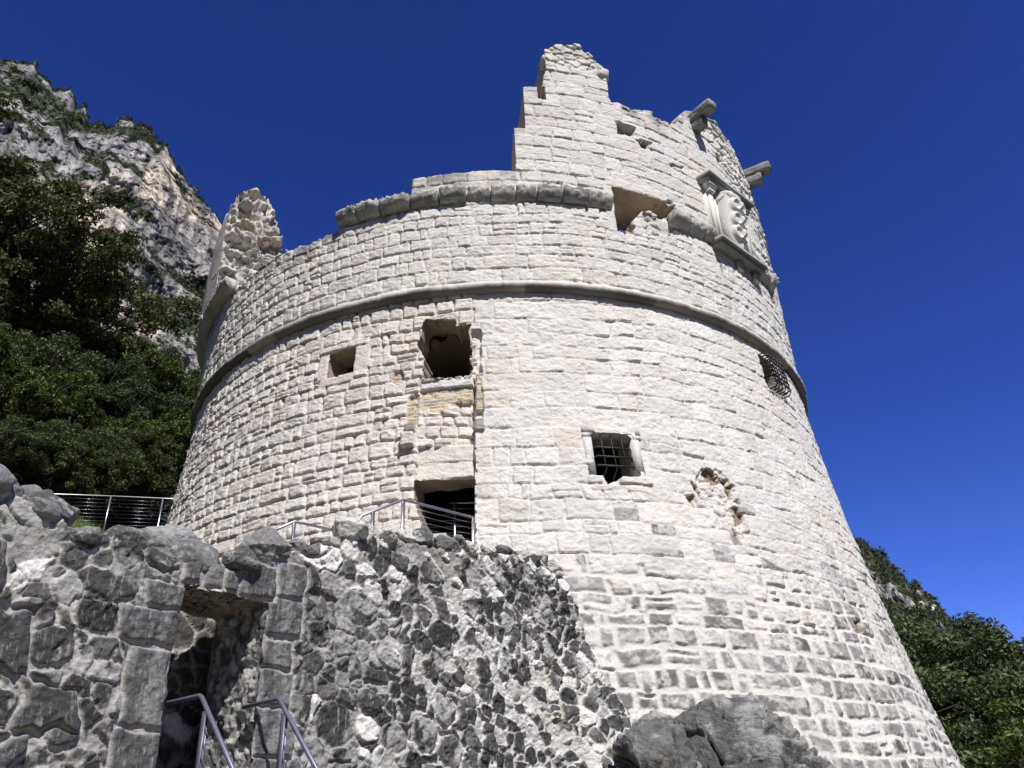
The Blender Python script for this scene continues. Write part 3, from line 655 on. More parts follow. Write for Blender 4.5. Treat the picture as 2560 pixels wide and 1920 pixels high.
for k, s in enumerate((2.05, 2.27, 2.49)):
    mb.tube([ap(s, 7.36, -.05), ap(s + .01, 7.1, -.06), ap(s + .03, 6.52, -.06), ap(s - .02, 6.38, -.2), ap(s - .02, 6.1, -.24)], .019, 6)
for z in (6.60, 6.82, 7.04): mb.tube([ap(1.82, z - .06, -.25), ap(1.86, z - .02, -.12), ap(1.92, z, -.045), ap(2.66, z, -.045), ap(2.70, z - .03, -.14)], .019, 6)
mb.build('grille', M_IRON, wf)
mb = MB(); frame_piece(mb, 7.60, 8.66, 9.78, 9.865, .01, .5)
w2 = mb.build('barred_window', M_ASH, tower, (.60, .58, .55)); w2['label'] = 'small window with a projecting iron basket grille'
mb = MB()
for k in range(6):
    s = 7.76 + k * .15; mb.tube([ap(s, 11.0, -.06), ap(s, 10.97, .16), ap(s, 10.90, .22), ap(s, 9.97, .22), ap(s, 9.90, .16), ap(s, 9.88, -.06)], .015, 6)
for k in range(6):
    z = 10.08 + k * .15; mb.tube([ap(7.62, z, -.1), ap(7.64, z, .17), ap(7.69, z, .235), ap(8.55, z, .235), ap(8.62, z, .17), ap(8.64, z, -.05)], .015, 6)
mb.build('grille', M_IRON, w2)

# ---- carved coat of arms ---------------------------------------------------
S0 = 7.48; a0 = PHI0 + S0 / 10
eR = np.array([math.cos(a0), math.sin(a0), 0]); eT = np.array([-math.sin(a0), math.cos(a0), 0]) * .81; eZ = np.array([0, 0, 1.]); O0 = np.array([CX, CY, -.95]) + eR * (RU - .06)
def pp(x, z, d): return O0 + eT * x + eZ * z + eR * d
def pbox(mb, x0, x1, z0, z1, d0, d1): mb.box(pp((x0 + x1) / 2, (z0 + z1) / 2, (d0 + d1) / 2), eT * (x1 - x0) / 2, eR * (d1 - d0) / 2, eZ * (z1 - z0) / 2)
mb = MB(); pbox(mb, -1.25, 1.25, 15.1, 17.25, -.25, .10)
pl = mb.build('coat_of_arms', M_CARVE, tower); pl['label'] = 'carved shield in a stone frame with pilasters'
mb = MB(); pbox(mb, -1.38, 1.38, 17.26, 17.36, -.2, .36); pbox(mb, -1.44, 1.44, 17.36, 17.48, -.2, .46); mb.build('top_cornice', M_TRIM, pl, (.42, .41, .39))
mb = MB(); pbox(mb, -1.40, 1.40, 14.98, 15.10, -.2, .42); pbox(mb, -1.34, 1.34, 14.88, 14.98, -.2, .34); mb.build('sill', M_TRIM, pl, (.36, .35, .33))
for x in (-1.06, 1.06):
    mb = MB(); pbox(mb, x - .11, x + .11, 15.10, 16.92, .09, .18); pbox(mb, x - .17, x + .17, 16.92, 16.98, .09, .26); pbox(mb, x - .19, x + .19, 17.03, 17.10, .09, .29); pbox(mb, x - .15, x + .15, 16.98, 17.03, .09, .23); pbox(mb, x - .22, x + .22, 17.10, 17.26, .09, .32)
    mb.build('pilaster', M_CARVE, pl)
for x in (.05, 1.1):
    mb = MB(); VV = []
    for i, (d, z) in enumerate([(.05, 14.52), (.10, 14.54), (.17, 14.66), (.22, 14.88), (.05, 14.88)]):
        for sx in (-.16, .16): VV.append(pp(x + sx, z, d))
    mb.add(VV, [[2 * i, 2 * i + 1, (2 * i + 3) % 10, (2 * i + 2) % 10] for i in range(5)]); mb.F.append(np.zeros((0, 4), int))
    for c in (0, 1): mb.T.append(np.array([[0 + c, 2 + c, 4 + c], [0 + c, 4 + c, 6 + c], [0 + c, 6 + c, 8 + c]]))
    mb.build('console', M_TRIM, pl, (.45, .43, .40))
# shield: domed, thick, leaning out at the top, three carved volutes
nx, nz = 60, 90; xs = np.linspace(-1, 1, nx); zs = np.linspace(-1, 1, nz); X, Y = np.meshgrid(xs, zs, indexing='ij')
wid = .62 * np.where(Y > -.1, 1 - .10 * np.clip(Y, 0, 1) ** 2, np.sqrt(np.clip(1 - ((-Y - .1) / .92) ** 2.4, .02, 1)))
dome = .16 * (1 - X ** 2) + .30 + .10 * np.clip(Y, -1, 1)
dep = dome.copy()
for yc in (.55, 0.0, -.52):
    for sx in (-1, 1):
        rr = np.hypot((X - sx * .34) * .62, (Y - yc) * .95) ; dep = dep + .075 * ss(.30, .2, rr) - .06 * ss(.13, .06, rr) + .03 * np.sin(rr * 42) * ss(.32, .1, rr)
edge_ = ss(1, .93, np.abs(X)); dep = dep * (.45 + .55 * edge_)
VV = [pp(0, 0, 0)]; 
Vf = (O0 + eT * (X * wid)[..., None] + eZ * (16.12 + Y * .92)[..., None] + eR * dep[..., None]).reshape(-1, 3)
Vb = (O0 + eT * (X * wid * .92)[..., None] + eZ * (16.12 + Y * .88)[..., None] + eR * np.full(X.shape, .08)[..., None]).reshape(-1, 3)
I, J = np.meshgrid(np.arange(nx - 1), np.arange(nz - 1), indexing='ij')
Ff = np.stack([I * nz + J, (I + 1) * nz + J, (I + 1) * nz + J + 1, I * nz + J + 1], -1).reshape(-1, 4)
rim = [i * nz for i in range(nx)] + [(nx - 1) * nz + j for j in range(1, nz)] + [i * nz + nz - 1 for i in range(nx - 2, -1, -1)] + [j for j in range(nz - 2, 0, -1)]
n_ = nx * nz; Fr = [[rim[(i + 1) % len(rim)], rim[i], rim[i] + n_, rim[(i + 1) % len(rim)] + n_] for i in range(len(rim))]
mk('shield', np.concatenate([Vf, Vb]), [Ff, np.array(Fr)], M_CARVE, pl)
P, Ft, _, _ = rock(pp(-.3, 16.98, .22), (.36, .3, .22), 51, 4, 6, .05, (0, 0, 0)); mk('crest', P, Ft, M_CARVE, pl, None, True)
P, Ft, _, _ = rock(pp(.35, 17.0, .24), (.26, .26, .2), 52, 4, 8, .07, (0, 0, .6)); mk('crest', P, Ft, M_CARVE, pl)

# ------------------------------------------------------------------ front rubble wall
A0 = np.array([1.1, 14.3]); nW = np.array([.79, -.62]); nW /= np.linalg.norm(nW); dW = np.array([-nW[1], nW[0]])
def wpos(u, z, d):
    return np.stack([A0[0] + dW[0] * u + nW[0] * d, A0[1] + dW[1] * u + nW[1] * d, z + 0 * u], -1)
def wp(u, z, d): return wpos(np.array(float(u)), np.array(float(z)), d)
WT = np.array([(-16, 3.2), (-12, 3.0), (-10.2, 2.98), (-9.53, 2.98), (-9.28, 2.9), (-8.95, 2.84), (-8.85, 2.74), (-8.15, 2.68), (-7.34, 2.66), (-6.95, 2.78), (-6.47, 3.02), (-5.8, 3.34), (-5.03, 3.58), (-3.8, 3.72), (-3.17, 3.82), (-2.05, 3.98), (-1.2, 4.05), (-.82, 4.02), (-.72, 3.9)])
uW = np.concatenate([np.arange(-16, -10.2, .1), np.arange(-10.2, -5, .0125), np.arange(-5, 1.35, .016)])
for v in (-7.57, -6.50): uW[np.argmin(abs(uW - v))] = v
zW = np.concatenate([np.arange(-2.2, .2, .06), np.arange(.2, 4.2, .0135)]); zW[np.argmin(abs(zW - .34))] = .34; zW[np.argmin(abs(zW - 2.44))] = 2.44
U, Zz = np.meshgrid(uW, zW, indexing='ij')
def rubble(U, Zz, seed, right):
    """irregular stones bedded in wide mortar -> displacement, colour"""
    uu = np.linspace(-16.5, 2, 800); scl = np.interp(uu, [-10.5, -6.6, -4.5, -1], [1.0, .92, .84, .64]); F_ = np.concatenate([[0], np.cumsum((uu[1] - uu[0]) / scl[:-1])])
    SC = np.interp(U, uu, scl)
    wu = np.interp(U + .035 * vn2(U * 3, Zz * 3, seed) + .022 * vn2(U * 9, Zz * 9, seed + 1), uu, F_); wz = (Zz + 1 + .035 * vn2(U * 3, Zz * 3, seed + 2) + .020 * vn2(U * 9, Zz * 9, seed + 3)) / SC
    f1, f2, id1, ox, oy = vor2(wu / .25 * .8, wz / .25, seed + 5, .95, .5)
    sc1 = .25; e1 = (f2 - f1) * .5 * sc1
    g1, g2, id2, px, py = vor2(wu / .47 * .78, wz / .47, seed + 9, .8, .35)
    e2 = (.43 - g1) * .47; e2 = np.minimum(e2, (g2 - g1) * .5 * .47) - .008
    big = (hsh(id2 * 977, 1) < mix(.46, .36, right))
    inb = big & (e2 > -.030)
    e = np.where(inb, e2, np.where(big, np.minimum(e1, -e2 - .025), e1)) * SC; idd = np.where(inb, id2 + 3, id1)
    ox = np.where(inb, px * .47, ox * sc1); oy = np.where(inb, py * .47, oy * sc1)
    nz1 = fb2(U * 6, Zz * 6, 4, seed + 20); nz2 = fb2(U * 17, Zz * 17, 3, seed + 21)
    gap = .001 + .016 * hsh(idd * 991, 2) ** 1.5 + .010 * nz1
    edge = np.where(inb, .011, .010)
    m = ss(0, 1, np.clip((e - gap) / edge, 0, 1))
    bury = hsh(idd * 983, 3)                                     # some stones are smeared over
    m = m * ss(.0, .09, bury + .20 * fb2(U * 1.2, Zz * 1.2, 2, seed + 30))
    prot = .012 + .042 * hsh(idd * 971, 4) ** 1.3
    face = prot + ox * (hsh(idd * 967, 5) - .5) * .26 + oy * (hsh(idd * 953, 6) - .35) * .34
    # fractured faces: facets
    q1, q2, qi, qx, qy = vor2(U * 7 + .8 * nz1, Zz * 8 + .8 * nz1, seed + 33)
    face = face + .016 * (qi - .5) + .035 * qx * (hsh(qi * 77, 1) - .5) + .035 * qy * (hsh(qi * 77, 2) - .5)
    face = face + .010 * nz1 + .010 * nz2
    mo = -.008 + .014 * nz1 + .016 * nz2 + .010 * vor2(U * 24, Zz * 26, seed + 61)[2]
    d = mix(mo, np.maximum(face, mo + .014), m)
    # colours
    h = hsh(idd * 947, 7)
    rW = ss(-6.5, -5.7, U) * ss(2.1, 2.9, Zz - .22 * (U + 6)); pw = mix(.05, .09, right) + .36 * rW
    stone = mix(col3((.046, .046, .045)), col3((.118, .115, .110)), (hsh(idd * 941, 8) ** 1.4)[..., None])
    white = (hsh(idd * 937, 9) < pw)[..., None]
    stone = np.where(white, col3((.78, .76, .72)), stone)
    half = ss(-.05, .22, fb2(U * 3.1, Zz * 2.2, 4, seed + 40)) * (hsh(idd * 929, 10) < mix(.22, .36, right))
    stone = mix(stone, col3((.55, .54, .515)), (half * .7)[..., None] * ~white)
    smr = ss(.08, .38, fb2(U * 5, Zz * 3.6, 4, seed + 71) + .35 * fb2(U * 17, Zz * 15, 3, seed + 72)) * ss(-.35, .35, fb2(U * .9, Zz * .9, 2, seed + 73)) * ~white[..., 0]
    stone = mix(stone, mix(col3((.36, .35, .33)), col3((.56, .545, .51)), right[..., None]), (smr * .8)[..., None])
    mcol = mix(col3((.29, .28, .262)), col3((.60, .58, .54)), right[..., None] * ss(3.7, 2.6, Zz)[..., None])
    lime = ss(.12, .45, fb2(U * 1.3, Zz * .9, 4, seed + 44))
    mcol = mix(mcol, col3((.64, .625, .59)), (lime * mix(.28, .65, right))[..., None])
    mcol = mcol * (1 + .22 * nz2)[..., None]
    yel = ss(.5, .75, fb2(U * 1.6, Zz * .8, 3, seed + 46)) * right
    mcol = mix(mcol, col3((.55, .50, .38)), (yel * .5)[..., None])
    return d, mix(mcol, stone, m[..., None]), nz1, nz2
right = ss(-5.6, -3.2, U)
disp, colr, n1_, n2_ = rubble(U, Zz, 101, right)
def wblock(u0, u1, z0, z1, pr, tint, wob=.03, ed=.03):
    w = wob * vn2(U * 5, Zz * 5, 203) + .012 * vn2(U * 14, Zz * 14, 204)
    d = np.minimum(np.minimum(U - u0, u1 - U), np.minimum(Zz - z0, z1 - Zz)) + w
    mg = ss(-.045, -.02, d); disp[:] = mix(disp, -.012 + .012 * n1_ + .008 * n2_, mg); colr[:] = mix(colr, col3((.36, .35, .335)) * (1 + .2 * n2_)[..., None], mg[..., None])
    m = ss(0, ed, d)
    k = np.random.default_rng(int(abs(u0 * 131 + z0 * 57) * 10)).uniform(.85, 1.2)
    st = ss(.0, .4, fb2(U * 7, Zz * 1.6, 4, 205))
    cc = mix(col3(tint) * k + 0 * U[..., None], col3((.28, .275, .265)), (st * (.55 if wob < .05 else .12))[..., None])
    disp[:] = mix(disp, pr + .014 * n1_ + .012 * n2_, m); colr[:] = mix(colr, cc, m[..., None])
DKS = (.105, .104, .103)
for (u0, u1, z0, z1) in [(-6.50, -6.02, 2.08, 2.52), (-6.50, -6.10, 1.72, 2.06), (-6.50, -6.06, 1.33, 1.70), (-6.50, -6.00, .82, 1.31), (-6.50, -6.05, .34, .80), (-6.40, -6.02, 2.54, 2.95),
    (-7.98, -7.57, 2.16, 2.40), (-8.20, -7.57, 1.80, 2.14), (-8.02, -7.57, 1.02, 1.77), (-8.05, -7.57, .34, .99),
    (-7.62, -7.38, 2.47, 2.74), (-7.36, -7.12, 2.47, 2.76), (-7.10, -6.92, 2.47, 2.70), (-6.90, -6.44, 2.47, 2.86)]:
    wblock(u0, u1, z0, z1, .035, DKS)
for (u0, u1, z0, z1) in [(-9.55, -8.98, 1.42, 1.95), (-9.85, -9.35, 2.05, 2.5), (-8.9, -8.45, .98, 1.32), (-9.2, -8.85, .5, .85)]: wblock(u0, u1, z0, z1, .07, (.062, .062, .062), .10, .04)
# the wall swells towards its foot where it meets the tower
disp = disp + ss(-1.6, .4, U) * np.maximum(2.7 - Zz, 0) * .45
disp = disp + .08 * fb2(U * .6, Zz * .6, 2, 260)
sc_ = (uW[:-1] + uW[1:]) / 2; zc_ = (zW[:-1] + zW[1:]) / 2; Uc, Zc = np.meshgrid(sc_, zc_, indexing='ij')
mW = Zc < np.interp(Uc, WT[:, 0], WT[:, 1]) + .07 * vn2(Uc * 3, 0 * Uc, 71) + .03 * vn2(Uc * 9, 0 * Uc, 72)
uend = np.interp(Zc, [-2, 0, 1, 2.15, 3.4, 4.1], [1.3, .85, .5, .14, -.33, -.72]) + .05 * vn2(Zc * 4, 0 * Zc, 3)
mW &= Uc < uend
arch = 2.44 + .03 * vn2(Uc * 5, 0 * Uc, 7) - .10 * np.clip((-7.1 - Uc) / .4, 0, 1) * 0
mW &= ~((Uc > -7.57) & (Uc < -6.50) & (Zc > .34) & (Zc < arch))
mW &= ~((Uc > -7.57) & (Uc < -6.50) & (Zc <= .34) & (Zc > -.9))
rwall = empty('rubble_wall', tuple(wp(-5, -1.9, 0)), 'grey rubble wall of dark and white stones with a doorway, in front of the tower', 'wall')
V, Fq, Cc = shell(uW, zW, mW, disp, wpos, 1.05, 30, True, .075, 88, colr, (.25, .21, .165), (.30, .295, .285), .035)
mk('wall_face', V, Fq, M_RUB, rwall, Cc)
# capstones bedded along the broken top
rng = np.random.default_rng(77); u = -10.6
while u < -.75:
    near_ = ss(-6.2, -4.5, np.array(u)); w = rng.uniform(.26, .58) * float(mix(1.05, .78, near_)); h = w * rng.uniform(.45, .8)
    zt = float(np.interp(u + w / 2, WT[:, 0], WT[:, 1]))
    P, Ft, n1, n2 = rock(wp(u + w / 2, zt + h * .20 + rng.uniform(-.03, .05), rng.uniform(-.22, .02)), (w * .56, w * .5, h * .62), int(rng.integers(9999)), 5, 20, .05, (rng.uniform(-.3, .3), rng.uniform(-.3, .3), math.atan2(dW[1], dW[0]) + rng.uniform(-.4, .4)))
    c0 = rng.random()
    wh = c0 < (.12 if u < -6 else .58)
    cc = (col3((.60, .585, .54)) if wh else mix(col3((.07, .07, .07)), col3((.20, .197, .19)), rng.random())) * (1 + .25 * n1 + .15 * n2)[:, None]
    if not wh: cc = mix(cc, col3((.42, .41, .385)), (.7 * ss(.15, .5, n1 + .5 * n2))[:, None])
    else: cc = mix(cc, col3((.16, .158, .15)), (.75 * ss(.15, .5, n2 + .4 * n1))[:, None])
    mk('capstone', P, Ft, M_RUB, rwall, cc); u += w * rng.uniform(.8, 1.05)
for (u, z, d, rx, rz) in [(-9.12, 3.02, -.3, .25, .16), (-8.86, 2.97, -.35, .24, .14), (-9.62, 3.06, -.1, .26, .17), (-9.40, 2.98, -.2, .2, .13), (-9.1, 2.88, -.1, .22, .12), (-9.78, 3.10, -.2, .24, .24)]:
    P, Ft, n1, n2 = rock(wp(u, z, d), (rx, rx * .9, rz), int(9000 + u * 100), 4, 13, .05, (0, .1, rng.uniform(0, 3)))
    mk('capstone', P, Ft, M_RUB, rwall, col3((.19, .19, .192)) * (1 + .25 * n1 + .15 * n2)[:, None])

# passage wall seen through the doorway
def wpos2(u, z, d): return wpos(u, z, d - 1.55)
u2 = np.arange(-10.5, -4.2, .03); z2 = np.arange(-.4, 2.95, .03); U2, Z2 = np.meshgrid(u2, z2, indexing='ij')
d2, c2, _, _ = rubble(U2, Z2, 301, 0 * U2)
V, Fq, Cc = shell(u2, z2, np.ones((len(u2) - 1, len(z2) - 1), bool), d2, wpos2, .5, 3, True, .03, 5, c2, (.27, .25, .22))
pw = mk('passage_wall', V, Fq, M_RUB, None, Cc); tag(pw, 'shadowed rubble wall seen through the low doorway, behind the stair handrails', 'wall')

# ------------------------------------------------------------------ terrain
PD = A0 + dW * -7.03
def ground(x, y):
    d = np.hypot(x, y); az = np.degrees(np.arctan2(x, y))
    q = (x - A0[0]) * nW[0] + (y - A0[1]) * nW[1]                     # >0 in front of the wall
    k = np.interp(az, [-180, -100, -70, -30, -20, -6, 4, 14, 40, 180], [0, .1, .30, .325, .245, .215, .08, 0, -.03, 0])
    back = k * np.minimum(d, 24.) + k * .0
    far = np.maximum(d - 24.5, 0) * np.interp(az, [-110, -75, -24, -10, 180], [0, .55, .55, .15, 0]) * np.where(d < 330, 1, 330 / np.maximum(d, 330))
    z = -1.8 + (back + 1.8) * ss(-.35, -.9, q) * ss(60, 30, np.abs(az + 15) - 60)
    z = z + far - np.clip((az - 8) / 20, 0, 1) * ss(14, 30, d) * 4.0 * (az < 120)
    l = (x - PD[0]) * dW[0] + (y - PD[1]) * dW[1]
    tr = (np.abs(l) < 2.8) & (q < .2) & (q > -1.8)
    z = np.where(tr, np.minimum(z, .30), z)
    nz = fb2(x * .35, y * .35, 3, 3) * .12 * ss(4, 16, d) * ss(.4, 1.2, np.abs(q)) + fb2(x * .02, y * .02, 3, 4) * 4 * ss(60, 200, d)
    return np.where(d > 900, np.minimum(z + nz, 40), z + nz)
rr = .6 * 1.032 ** np.arange(300); aa = np.radians(np.arange(0, 360, .75))
RR, AA = np.meshgrid(rr, aa, indexing='ij'); X, Y = RR * np.sin(AA), RR * np.cos(AA); Zg = ground(X, Y); nr_, na_ = RR.shape
I, J = np.meshgrid(np.arange(nr_ - 1), np.arange(na_), indexing='ij'); J2 = (J + 1) % na_
Fq = np.stack([I * na_ + J, I * na_ + J2, (I + 1) * na_ + J2, (I + 1) * na_ + J], -1).reshape(-1, 4)
Vg = np.stack([X, Y, Zg], -1).reshape(-1, 3); Vg = np.concatenate([Vg, [[0, 0, -1.8]]]); nV = len(Vg) - 1
Ft = np.array([[nV, (j + 1) % na_, j] for j in range(na_)])
gm_, t_, p_ = new_mat('grassy_ground')
n1 = N(t_, 'ShaderNodeTexNoise', i_Scale=.6, i_Detail=8.); n2 = N(t_, 'ShaderNodeTexNoise', i_Scale=9., i_Detail=6.); tc = N(t_, 'ShaderNodeTexCoord')
for n in (n1, n2): t_.links.new(tc.outputs['Object'], n.inputs['Vector'])
r = N(t_, 'ShaderNodeValToRGB'); r.color_ramp.elements[0].color = (.022, .034, .010, 1); r.color_ramp.elements[1].color = (.075, .075, .032, 1); r.color_ramp.elements[0].position = .4; r.color_ramp.elements[1].position = .7
t_.links.new(n1.outputs[0], r.inputs[0]); mu = N(t_, 'ShaderNodeMix', data_type='RGBA', blend_type='MULTIPLY'); mu.inputs[0].default_value = .6
t_.links.new(r.outputs[0], mu.inputs[6]); t_.links.new(n2.outputs[0], mu.inputs[7]); t_.links.new(mu.outputs[2], p_.inputs['Base Color']); p_.inputs['Roughness'].default_value = 1
bp = N(t_, 'ShaderNodeBump'); bp.inputs['Distance'].default_value = .08; t_.links.new(n2.outputs[0], bp.inputs['Height']); t_.links.new(bp.outputs[0], p_.inputs['Normal'])
tag(mk('ground', Vg, [Fq, Ft], gm_, None, None, True), kind='structure')
def gz(x, y): return float(ground(np.array([float(x)]), np.array([float(y)]))[0])

pa = np.radians(np.arange(0, 360, 3)); pr_ = 5.6 + .6 * np.sin(pa * 3)
Vp = np.concatenate([[[0, 2, -1.75]]] + [np.stack([pr_ * k * np.sin(pa), 2 + pr_ * k * np.cos(pa) * 1.0, -1.75 + 0 * pa], 1) for k in (.33, .66, 1.0)]); n_ = len(pa)
Fq = np.array([[1 + r_ * n_ + i, 1 + r_ * n_ + (i + 1) % n_, 1 + (r_ + 1) * n_ + (i + 1) % n_, 1 + (r_ + 1) * n_ + i] for r_ in range(2) for i in range(n_)])
M_GRAV = flat_mat('pale_gravel', (.42, .38, .31), .95, 0, .25, 25, .03)
tag(mk('bounce_path', Vp[:, :], [Fq[:, ::-1], np.array([[0, 1 + (i + 1) % n_, 1 + i] for i in range(n_)])], M_GRAV), kind='structure')  # unseen pale ground round the camera, added to bounce warm light upwards
# stone stair up to the doorway, landing at the tower door
mb = MB()
for k in range(12):
    zt = .33 - k * .19; c = PD + nW * (.25 + k * .19 - .85 * (k == 0) * .5)
    hd = .10 if k else .62
    mb.box((c[0], c[1], zt - .6), np.append(nW, 0) * hd, np.append(dW, 0) * .75, (0, 0, .6))
tag(mb.build('stair', M_RUB, None, (.36, .35, .33)), kind='structure')
mb = MB()
for k in range(4):
    c = tp(-3.3 + k * .75, 0, 12.6 - .25 * (k > 0)); e_ = tp(-3.25 + k * .75, 0, 12.6) - tp(-3.35 + k * .75, 0, 12.6); e_ /= np.linalg.norm(e_)
    nrm = np.array([-e_[1], e_[0], 0]); top = 3.75 + .2 * k
    mb.box((c[0] + nrm[0] * .55, c[1] + nrm[1] * .55, top - 1.2), e_ * .39, nrm * 1.15, (0, 0, 1.2))
tag(mb.build('landing', M_ASH, None, (.42, .40, .37)), kind='structure')

# ------------------------------------------------------------------ boulders
def crag(c, half, planes, seed, tilt):
    V, Ft = ico(7); P = np.sign(V) * np.abs(V) ** .6 * np.array(half) * 1.08 + np.array(c)
    for (n, p) in planes:
        n = np.array(n, float); n /= np.linalg.norm(n); q = (P - np.array(p)) @ n; P = P - np.maximum(q, 0)[:, None] * n
    dv = P - np.array(c); dv = dv / np.array(half); dv /= np.linalg.norm(dv, axis=1)[:, None]
    a = P[:, 0] + P[:, 2] * tilt; b = P[:, 2] - P[:, 0] * tilt; y = P[:, 1]
    w1 = fb3(P[:, 0] * 1.3, y * 1.3, P[:, 2] * 1.3, 3, seed); w2 = fb3(P[:, 0] * 5, y * 5, P[:, 2] * 5, 4, seed + 1)
    k1 = vor2(a * 1.5 + .5 * w1 + .4 * y, b * 2.6 + .5 * w1 - .5 * y, seed + 2); k2 = vor2(a * 4.2 + .5 * w2 + y, b * 8 + .5 * w2 - y, seed + 3); k3 = vor2(a * 11 + .4 * w2 + 2 * y, b * 17 + .4 * w2 + 2 * y, seed + 4)
    cr = 1 - ss(0, .07, k1[1] - k1[0]); cr2 = 1 - ss(0, .09, k2[1] - k2[0])
    d = .07 * w1 + .16 * (k1[2] - .5) - .13 * cr + .10 * k1[4] * (k1[2] - .3) + .055 * (k2[2] - .5) - .045 * cr2 + .06 * k2[4] * (k2[2] - .3) + .022 * (k3[2] - .5) + .02 * w2
    P = P + dv * d[:, None]
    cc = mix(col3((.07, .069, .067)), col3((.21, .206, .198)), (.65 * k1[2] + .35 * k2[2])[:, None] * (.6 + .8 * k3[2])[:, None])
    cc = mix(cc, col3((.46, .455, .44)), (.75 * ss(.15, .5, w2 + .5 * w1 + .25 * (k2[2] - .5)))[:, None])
    return P, Ft, cc
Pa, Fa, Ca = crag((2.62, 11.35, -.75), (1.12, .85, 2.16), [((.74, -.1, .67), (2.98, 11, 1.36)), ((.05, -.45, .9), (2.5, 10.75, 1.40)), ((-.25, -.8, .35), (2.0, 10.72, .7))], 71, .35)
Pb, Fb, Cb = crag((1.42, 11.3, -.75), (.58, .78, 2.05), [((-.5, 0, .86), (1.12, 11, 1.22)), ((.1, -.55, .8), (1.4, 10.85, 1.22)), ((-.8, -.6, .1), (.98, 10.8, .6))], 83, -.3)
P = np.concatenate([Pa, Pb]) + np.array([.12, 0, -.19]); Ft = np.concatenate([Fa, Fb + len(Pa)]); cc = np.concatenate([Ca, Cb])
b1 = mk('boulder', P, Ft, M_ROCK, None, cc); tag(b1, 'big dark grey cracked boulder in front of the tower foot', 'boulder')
P, Ft, n1, n2 = rock(wp(-7.52, 2.93, -.62), (.42, .38, .33), 633, 5, 10, .05, (.1, .1, .3), .72)
b2 = mk('boulder', P, Ft, M_ROCK, None, col3((.33, .33, .325)) * (1 + .2 * n1 + .1 * n2)[:, None]); tag(b2, 'pale rounded boulder behind the rubble wall, left of the tower foot', 'boulder')

# ------------------------------------------------------------------ railings
def railing(name, label, rail, posts, cables, r=.021, steel=None, height=1.0, post_w=.05, pdir=None, rails_extra=()):
    steel = steel or M_STEEL
    b = posts[0][0] if posts else rail[0]
    root = empty(name, (float(b[0]), float(b[1]), float(b[2] - height)), label, 'railing')
    mb = MB(); mb.tube(rail, r, 10); mb.build('handrail', steel, root, None, True)
    for (top, bot) in posts:
        top, bot = np.asarray(top, float), np.asarray(bot, float); ax = (top - bot) / 2; c = (top + bot) / 2
        pd = np.asarray(pdir if pdir is not None else (1, 0, 0), float); pd /= np.linalg.norm(pd); qd = np.cross(pd, (0, 0, 1.))
        mb = MB()
        for sg in (-1, 1): mb.box(c + qd * .014 * sg, pd * post_w / 2, qd * .005, ax)
        mb.tube([top - ax * .06, top + (0, 0, .012)], .012, 6)
        mb.build('post', steel, root)
    for cb in cables:
        mb = MB(); mb.tube(cb, .0035, 5); mb.build('cable', steel, root, None, True)
    return root
def v3(*a): return np.array(a, float)
dn = np.append(nW, 0)
# two handrails of the doorway stair
for nm, c0, lab in (('L', v3(-3.27, 8.47, 1.34), 'blue grey steel stair handrail on the left side of the low doorway'), ('R', v3(-2.60, 8.88, 1.34), 'blue grey steel stair handrail on the right side of the low doorway')):
    end = c0 + dn * 2.1 - v3(0, 0, 2.13); inn = c0 - dn * 1.5
    if nm == 'R': inn = c0 - dn * .62 + v3(0, 0, -.02)
    p1 = c0 + dn * .13 - v3(0, 0, .16); p2 = c0 + dn * 1.6 - v3(0, 0, 1.66)
    cabs = [[p1 - v3(0, 0, .13 * k), p2 - v3(0, 0, .13 * k)] for k in range(1, 7)]
    railing('stair_handrail', lab, [inn, c0 - dn * .02, c0 + dn * .02 - v3(0, 0, .02), end], [(p1, p1 - v3(0, 0, 1.05)), (p2, p2 - v3(0, 0, .95))], cabs, .024, M_STEELD, 1.0, .07, dn)
# guard rail of the landing at the tower door
P1, P2 = v3(-2.08, 13.70, 5.40), v3(-.87, 14.72, 5.37); P0 = v3(-2.78, 13.22, 4.93)
dd = P2 - P1; dd /= np.linalg.norm(dd)
cabs = [[P1 - v3(0, 0, .115 * k), P2 - v3(0, 0, .115 * k)] for k in range(1, 8)]
railing('guard_rail', 'steel guard rail with cables crossing in front of the dark tower doorway', [P0 - v3(-.03, -.02, .22), P0 - v3(.0, 0, .05), P0 + v3(.05, .04, .035), P1, P2, P2 - v3(-.02, -.02, .06)], [(P1, P1 - v3(0, 0, 1.5)), (P2, P2 - v3(0, 0, 1.3)), (v3(-2.56, 13.37, 5.07), v3(-2.56, 13.37, 3.9))], cabs, .024, None, 1.4, .06, dd)
Q1 = v3(-3.66, 12.41, 4.60); Q0 = v3(-4.25, 12.1, 4.18); Q2 = v3(-3.05, 12.85, 4.56)
railing('guard_rail', 'short steel rail behind the top stones of the rubble wall, left of the guard rail', [Q0, Q1, Q2], [(Q1, Q1 - v3(0, 0, 1.3)), (Q2, Q2 - v3(0, 0, 1.3))], [], .022, None, 1.3, .05, (1, .5, 0))
I1 = v3(-1.32, 15.80, 6.10); 
cabs = [[I1 - v3(.55, .05, .13 * k), I1 + v3(.9, .05, -.13 * k)] for k in range(1, 9)]
railing('inner_railing', 'pale steel railing standing inside the dark tower doorway', [I1 - v3(.12, 0, 0), I1 + v3(.9, .05, 0)], [(I1, v3(I1[0], I1[1], 4.29))], cabs, .018, None, 1.8, .05, (1, 0, 0))
